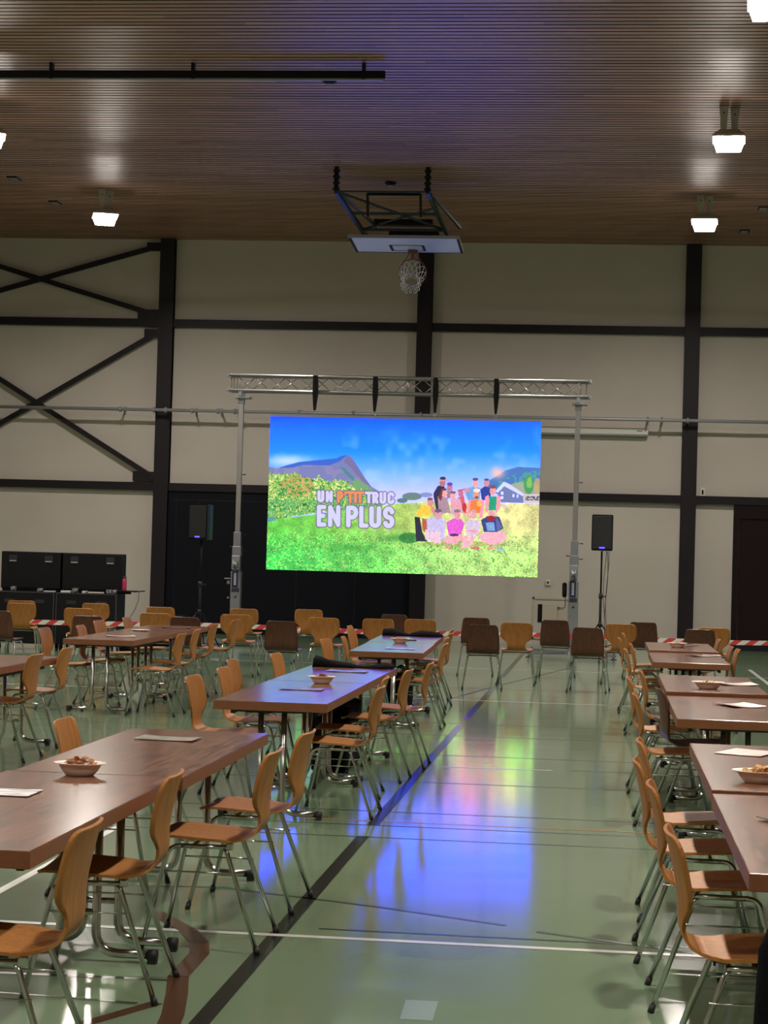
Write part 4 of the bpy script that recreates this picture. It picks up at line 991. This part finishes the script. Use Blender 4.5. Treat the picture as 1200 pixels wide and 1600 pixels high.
def flyer(x, y, z, w_, l_, rz, m, lb, lift=0.0, edge=None):
    t = thing('flyer', lb, 'flyer', (x, y, z), math.radians(rz), 'printed flyers on the tables')
    b = bmesh.new(); n = 6
    P_ = []
    for i in range(n+1):
        for j in range(3):
            u_, v_ = i/n, j/2; P_.append((u_, v_, b.verts.new(((u_-0.5)*w_, (v_-0.5)*l_, 0.002+lift*(2*u_-1)**2))))
    for i in range(n):
        for j in range(2):
            a = [P_[(i+di)*3+j+dj][2] for di, dj in ((0, 0), (1, 0), (1, 1), (0, 1))]; b.faces.new(a)
    r = bmesh.ops.extrude_face_region(b, geom=list(b.faces)); 
    for e_ in r['geom']:
        if isinstance(e_, bmesh.types.BMVert): e_.co.z += 0.0025
    obj('paper', b, m, t)
    return t
flyer(-2.28, 7.45, 0.75, 0.30, 0.21, 0, M_flyer, 'pale printed flyer at the left edge of the nearest table', 0.002)
flyer(-2.14, 9.82, 0.75, 0.30, 0.20, -4, M_flyer2, 'greenish printed flyer at far end of the lower left table', 0.004)
flyer(-2.06, 13.75, 0.75, 0.30, 0.21, 0, M_flyer2, 'flyer in front of the bowl on the blue-lit table', 0.004)
flyer(-2.03, 16.0, 0.75, 0.32, 0.22, -3, M_flyer2, 'flyer beside the black cloth on the blue-lit table', 0.006)
flyer(-2.03, 20.2, 0.75, 0.30, 0.21, 0, M_flyer, 'flyer on the near half of the farthest left table', 0.003)
flyer(0.74, 10.13, 0.762, 0.24, 0.32, -24, M_flyer3, 'pinkish printed flyer at far end of lower right table', 0.002)
flyer(0.75, 7.55, 0.75, 0.26, 0.20, 25, M_flyer4, 'dark flyer at the right edge of the nearest right table', 0.010)
flyer(0.93, 13.65, 0.75, 0.24, 0.32, 24, M_flyer3, 'flyer on the middle right table, nearer half', 0.010)
flyer(1.04, 15.6, 0.778, 0.28, 0.30, 10, M_flyer3, 'flyer right of the bowl on the middle right table', 0.010)
flyer(0.95, 22.9, 0.768, 0.26, 0.2, 10, M_flyer4, 'dark red flyer behind the bowl on the farthest right table', 0.012)
flyer(1.02, 20.75, 0.75, 0.26, 0.22, 25, M_flyer4, 'dark red flyer on the near half of farthest right table', 0.012)
flyer(1.14, 21.0, 0.75, 0.18, 0.22, 0, M_flyer3, 'pale flyer beside the dark red one on farthest right table', 0.003)
flyer(-5.10, 20.9, 0.75, 0.30, 0.21, 20, M_flyer3, 'flyer on the near half of the far-left table', 0.008)
flyer(-5.08, 23.6, 0.75, 0.34, 0.24, 10, M_flyer4, 'dark flyer at the far end of the far-left table', 0.012)
t = thing('pen', 'thin dark pen beside the bowl on the farthest left table', 'pen', (-2.12, 22.2, 0.758), math.radians(35))
b = bmesh.new(); tube(b, [(-0.08, 0, 0), (0.05, 0, 0)], 0.006, 8); obj('barrel', b, M_black, t)
b = bmesh.new(); tube(b, [(0.05, 0, 0), (0.075, 0, 0), (0.08, 0, 0)], [0.007, 0.007, 0.003], 8); obj('cap', b, M_labelblue, t)

def cloth(name, lb, cat, x, y, z, outline, seed, rz=0.0):
    """soft crumpled garment lying on a table: outline = list of (x, half depth, height)"""
    r = random.Random(seed); b = bmesh.new(); R_ = []
    for i, (cx_, hd_, h_) in enumerate(outline):
        ring = []
        for j in range(9):
            a = PI*j/8; ring.append(b.verts.new((cx_+r.uniform(-.008, .008), -hd_*math.cos(a)+r.uniform(-.01, .01), max(0.002, h_*math.sin(a)**0.8*(1+r.uniform(-.12, .12))) if 0 < j < 8 else 0.001)))
        R_.append(ring)
    for A, B in zip(R_, R_[1:]):
        for j in range(8): b.faces.new((A[j], A[j+1], B[j+1], B[j])).smooth = True
        b.faces.new((A[8], A[0], B[0], B[8]))
    b.faces.new(R_[0]); b.faces.new(R_[-1])
    o = obj(name, b, M_blackcloth); o.location = (x, y, z); o.rotation_euler = (0, 0, rz); tag(o, lb, cat)
    return o
cloth('black_cloth', 'black garment laid across the far end of the blue-lit middle left table', 'cloth', -2.07, 16.62, 0.75,
      [(-0.33, 0.02, 0.02), (-0.32, 0.10, 0.085), (-0.27, 0.10, 0.085), (-0.20, 0.09, 0.060), (-0.12, 0.08, 0.045), (-0.02, 0.08, 0.035), (0.06, 0.05, 0.018), (0.14, 0.09, 0.022), (0.22, 0.10, 0.036), (0.29, 0.10, 0.045), (0.34, 0.06, 0.035), (0.355, 0.02, 0.01)], 4)
cloth('black_cloth', 'black garment laid across the far end of the farthest left table', 'cloth', -2.24, 23.55, 0.75,
      [(-0.34, 0.03, 0.03), (-0.33, 0.14, 0.075), (-0.22, 0.14, 0.078), (-0.12, 0.10, 0.045), (-0.02, 0.06, 0.025), (0.02, 0.12, 0.045), (0.12, 0.15, 0.065), (0.24, 0.15, 0.062), (0.32, 0.12, 0.05), (0.37, 0.05, 0.03), (0.38, 0.02, 0.01)], 9, math.radians(2))
# dark bags under the middle tables
def bag(x, y, w_, d_, h_, lb, seed, rz=0.0, handles=True):
    t = thing('black_bag', lb, 'bag', (x, y, 0), rz)
    b = bmesh.new(); box(b, -w_/2, w_/2, -d_/2, d_/2, 0, h_, bev=min(w_, d_, h_)*0.18)
    bmesh.ops.subdivide_edges(b, edges=list(b.edges), cuts=2, use_grid_fill=True); r = random.Random(seed)
    for v in b.verts:
        if v.co.z > 0.02: v.co += Vector((r.uniform(-.012, .012), r.uniform(-.012, .012), r.uniform(-.012, .008)))
    obj('body', b, M_blackcloth, t, smooth=True)
    if handles:
        for s in (-1, 1):
            b = bmesh.new(); tube(b, [(-w_*0.2, s*d_*0.2, h_*0.93), (-w_*0.18, s*d_*0.22, h_+0.06), (0, s*d_*0.22, h_+0.08), (w_*0.18, s*d_*0.22, h_+0.06), (w_*0.2, s*d_*0.2, h_*0.93)], 0.012, 6); obj('handle', b, M_blackcloth, t)
bag(-2.08, 15.85, 0.28, 0.95, 0.52, 'large black bag standing under the blue-lit middle left table', 2)
bag(-2.20, 21.92, 0.26, 0.55, 0.40, 'black bag under the farthest left table', 3)
bag(-7.45, 31.55, 0.50, 0.35, 0.34, 'black round bag on the floor right of the flight cases', 5)
bag(-7.55, 34.4, 0.60, 0.4, 0.55, 'black bag on the floor behind, beside the cream wall end', 6)

# ================================================================== FLIGHT CASES
def flight(x, lb):
    t = thing('flight_case', lb, 'flight case', (x, 31.9, 0), 0, 'open black flight cases at left')
    b = bmesh.new(); box(b, -0.50, 0.50, -0.30, 0.30, 0.10, 0.94, bev=0.012); obj('body', b, M_black, t)
    b = bmesh.new(); box(b, -0.50, 0.50, 0.02, 0.30, 0.985, 1.59, bev=0.018); obj('lid', b, M_black, t)
    b = bmesh.new()
    for s in (-0.505, 0.485): box(b, s, s+0.02, -0.31, -0.29, 0.10, 0.94)
    box(b, -0.5, 0.5, -0.308, -0.295, 0.925, 0.945); obj('edge_profile', b, M_ink, t)
    for s in (-0.3, 0.3):
        b = bmesh.new(); box(b, s-0.07, s+0.07, 0.010, 0.021, 1.42, 1.53, bev=0.004); lt = obj('latch', b, M_cap, t)
        b = bmesh.new(); box(b, s-0.055, s+0.055, 0.001, 0.011, 1.425, 1.445, bev=0.002); obj('latch_handle', b, M_grey, lt)
    for s in (-0.25, 0.25):
        b = bmesh.new(); box(b, s-0.08, s+0.08, -0.306, -0.298, 0.76, 0.82, bev=0.003); obj('handle', b, M_cap, t)
    for sx in (-1, 1):
        for sy in (-1, 1):
            b = bmesh.new(); lathe(b, [(0.0, -0.02), (0.05, -0.02), (0.05, 0.02), (0.0, 0.02)], 14)
            for v in b.verts: v.co = Vector((sx*0.42+v.co.z, sy*0.22+v.co.x, 0.05+v.co.y))
            obj('castor', b, M_cap, t)
    b = bmesh.new(); box(b, -0.48, 0.48, 0.05, 0.28, 0.94, 0.99); obj('hinge_rail', b, M_black, t)
flight(-8.30, 'open black flight case with raised lid beside the pink bottle')
flight(-9.33, 'open black flight case with raised lid at the left picture edge')
gr = random.Random(8); names = [('audio_mixer', 'mixer'), ('cable_bundle', 'cable bundle'), ('power_box', 'power box'), ('small_interface', 'audio interface')]
for i, (x, w_, h_, k) in enumerate(((-9.55, .10, .07, 1), (-9.1, .10, .05, 1), (-8.92, .22, .035, 0), (-8.66, .16, .035, 3), (-8.52, .10, .07, 1), (-8.36, .05, .04, 2), (-8.15, .28, .04, 0), (-7.95, .10, .06, 1), (-7.86, .07, .06, 1))):
    nmx, ct = names[k]
    where = ['at far left', 'left of the first mixer', 'in the left half', 'beside the left mixer', 'in the middle', 'just right of the middle', 'in the right half', 'near the right end', 'at the right end'][i]
    t = thing(nmx, {0: 'slim black mixer with pale front strip on the flight case ', 1: 'small tangle of grey cable on the flight case ', 2: 'tiny pale power box on the flight case ', 3: 'small pale audio interface on the flight case '}[k]+where, ct, (x, 31.72, 0.94), 0, 'equipment lying on the flight cases')
    if k == 1:
        b = bmesh.new(); pts = [(w_/2*math.cos(j*0.9)*gr.uniform(.5, 1), 0.05*math.sin(j*1.3), 0.008+h_*abs(math.sin(j*0.7))) for j in range(22)]; tube(b, pts, 0.006, 5); obj('cable', b, M_grey, t)
    else:
        b = bmesh.new(); box(b, -w_/2, w_/2, -0.08, 0.12, 0, h_, bev=0.004); obj('case', b, M_black if k == 0 else M_white, t)
        b = bmesh.new(); box(b, -w_/2+0.01, w_/2-0.01, -0.085, -0.079, h_*0.25, h_*0.75); obj('front_panel', b, M_white, t)
t = thing('side_shelf', 'small black side shelf sticking out right of the flight case', 'shelf', (-7.60, 31.8, 0.985))
b = bmesh.new(); box(b, -0.20, 0.06, -0.15, 0.15, 0.0, 0.02, bev=0.004); box(b, -0.20, -0.02, -0.05, 0.05, -0.04, 0.0); obj('board', b, M_black, t)
b = bmesh.new(); rod(b, (0.03, 0, 0.0), (0.22, -0.02, 0.02), 0.03, 0.018); obj('arm', b, M_black, t)
b = bmesh.new(); tube(b, [(0.12, 0, 0.0), (0.11, 0, -0.15), (0.06, 0, -0.28), (-0.02, 0, -0.42), (-0.08, 0, -0.70), (-0.09, 0, -0.975)], 0.006, 5); obj('hanging_cable', b, M_cable, t)
t = thing('water_bottle', 'pink drinking bottle on the small shelf beside the flight case', 'bottle', (-7.725, 31.8, 1.006))
b = bmesh.new(); lathe(b, [(0.0, 0), (0.034, 0), (0.036, 0.01), (0.036, 0.17), (0.03, 0.19)], 20); obj('body', b, M_pink, t)
b = bmesh.new(); lathe(b, [(0.026, 0.188), (0.028, 0.19), (0.028, 0.228), (0.0, 0.232)], 20); obj('cap', b, M_cap, t)

# barrier tape strung before the screen
t = thing('barrier_tape', 'red and white striped barrier tape strung across the hall before the screen', 'barrier tape', (0, 0, 0))
b = bmesh.new(); n = 120; x0, y0, x1, y1 = -11.2, 30.85, 4.2, 31.95
prev = None
for i in range(n+1):
    u_ = i/n; x = x0+(x1-x0)*u_; y = y0+(y1-y0)*u_; z = 0.47-0.03*math.sin(u_*PI*3)**2; sk_ = 0.05
    q = [b.verts.new((x-sk_, y-0.0015, z)), b.verts.new((x+sk_, y-0.0015, z+0.075)), b.verts.new((x+sk_, y+0.0015, z+0.075)), b.verts.new((x-sk_, y+0.0015, z))]
    if prev:
        for a, c_ in ((0, 1), (1, 2), (2, 3), (3, 0)):
            b.faces.new((prev[a], prev[c_], q[c_], q[a])).material_index = i % 2
    prev = q
obj('tape', b, None, t, mats=[M_red, M_tapewhite])
for x, y, s in ((x0, y0, 'left'), (x1, y1, 'right')):
    p = thing('barrier_post', 'black post holding the %s end of the barrier tape' % s, 'post', (x, y, 0))
    b = bmesh.new(); lathe(b, [(0.0, 0), (0.16, 0), (0.16, 0.02), (0.03, 0.05), (0, 0.05)], 20); obj('base', b, M_cap, p)
    b = bmesh.new(); tube(b, [(0, 0, 0.04), (0, 0, 0.95)], 0.02, 10); obj('pole', b, M_black, p)

# jacket over the head chair at lower right
hx, hy = 0.735, 5.62
place('l', hx, hy, 0.0, 'light plywood chair at the head of the lower right table, under the black jacket', 'chair at the table head')
b = bmesh.new(); rows_ = []
rr = random.Random(21)
prof = [(-0.19, 0.62), (-0.20, 0.74), (-0.215, 0.83), (-0.245, 0.868), (-0.285, 0.880), (-0.325, 0.868), (-0.345, 0.80), (-0.355, 0.70), (-0.36, 0.60), (-0.355, 0.50), (-0.36, 0.40), (-0.35, 0.30), (-0.35, 0.22)]
for i, (yy_, zz_) in enumerate(prof):
    hw_ = 0.235+0.018*min(1, max(0, (i-4)/5)); row_ = []
    for j in range(15):
        s = -1+2*j/14; sag = 0.03*abs(s)**4 if 2 <= i <= 6 else 0
        row_.append(b.verts.new((hw_*s+rr.uniform(-.003, .003), yy_+0.012*math.sin(j*1.5+i*0.5)+(0.02*s*s), zz_-sag-(rr.uniform(0, .015) if i == len(prof)-1 else 0))))
    rows_.append(row_)
for A, B in zip(rows_, rows_[1:]):
    for j in range(14): b.faces.new((A[j], A[j+1], B[j+1], B[j])).smooth = True
g = bmesh.ops.solidify(b, geom=list(b.faces), thickness=0.014)
t = thing('jacket', 'black jacket hung over a chair back, cut by the right picture edge', 'jacket', (hx, hy, 0))
obj('body', b, M_blackcloth, t)
for s in (-1, 1):
    b = bmesh.new(); tube(b, [(s*0.215, -0.33, 0.82), (s*0.262, -0.355, 0.70), (s*0.275, -0.36, 0.50), (s*0.268, -0.35, 0.34), (s*0.262, -0.345, 0.27)], [0.045, 0.052, 0.048, 0.042, 0.040], 10); obj('sleeve', b, M_blackcloth, t)

t = thing('power_adapter', 'small white box lying on the floor beneath the lower right table', 'box', (0.86, 9.55, 0))
b = bmesh.new(); box(b, -0.03, 0.03, -0.05, 0.05, 0, 0.055, bev=0.008); obj('case', b, M_white, t)
b = bmesh.new(); tube(b, [(0.03, 0, 0.02), (0.12, 0.05, 0.006), (0.25, 0.02, 0.006)], 0.004, 5); obj('cord', b, M_white, t)
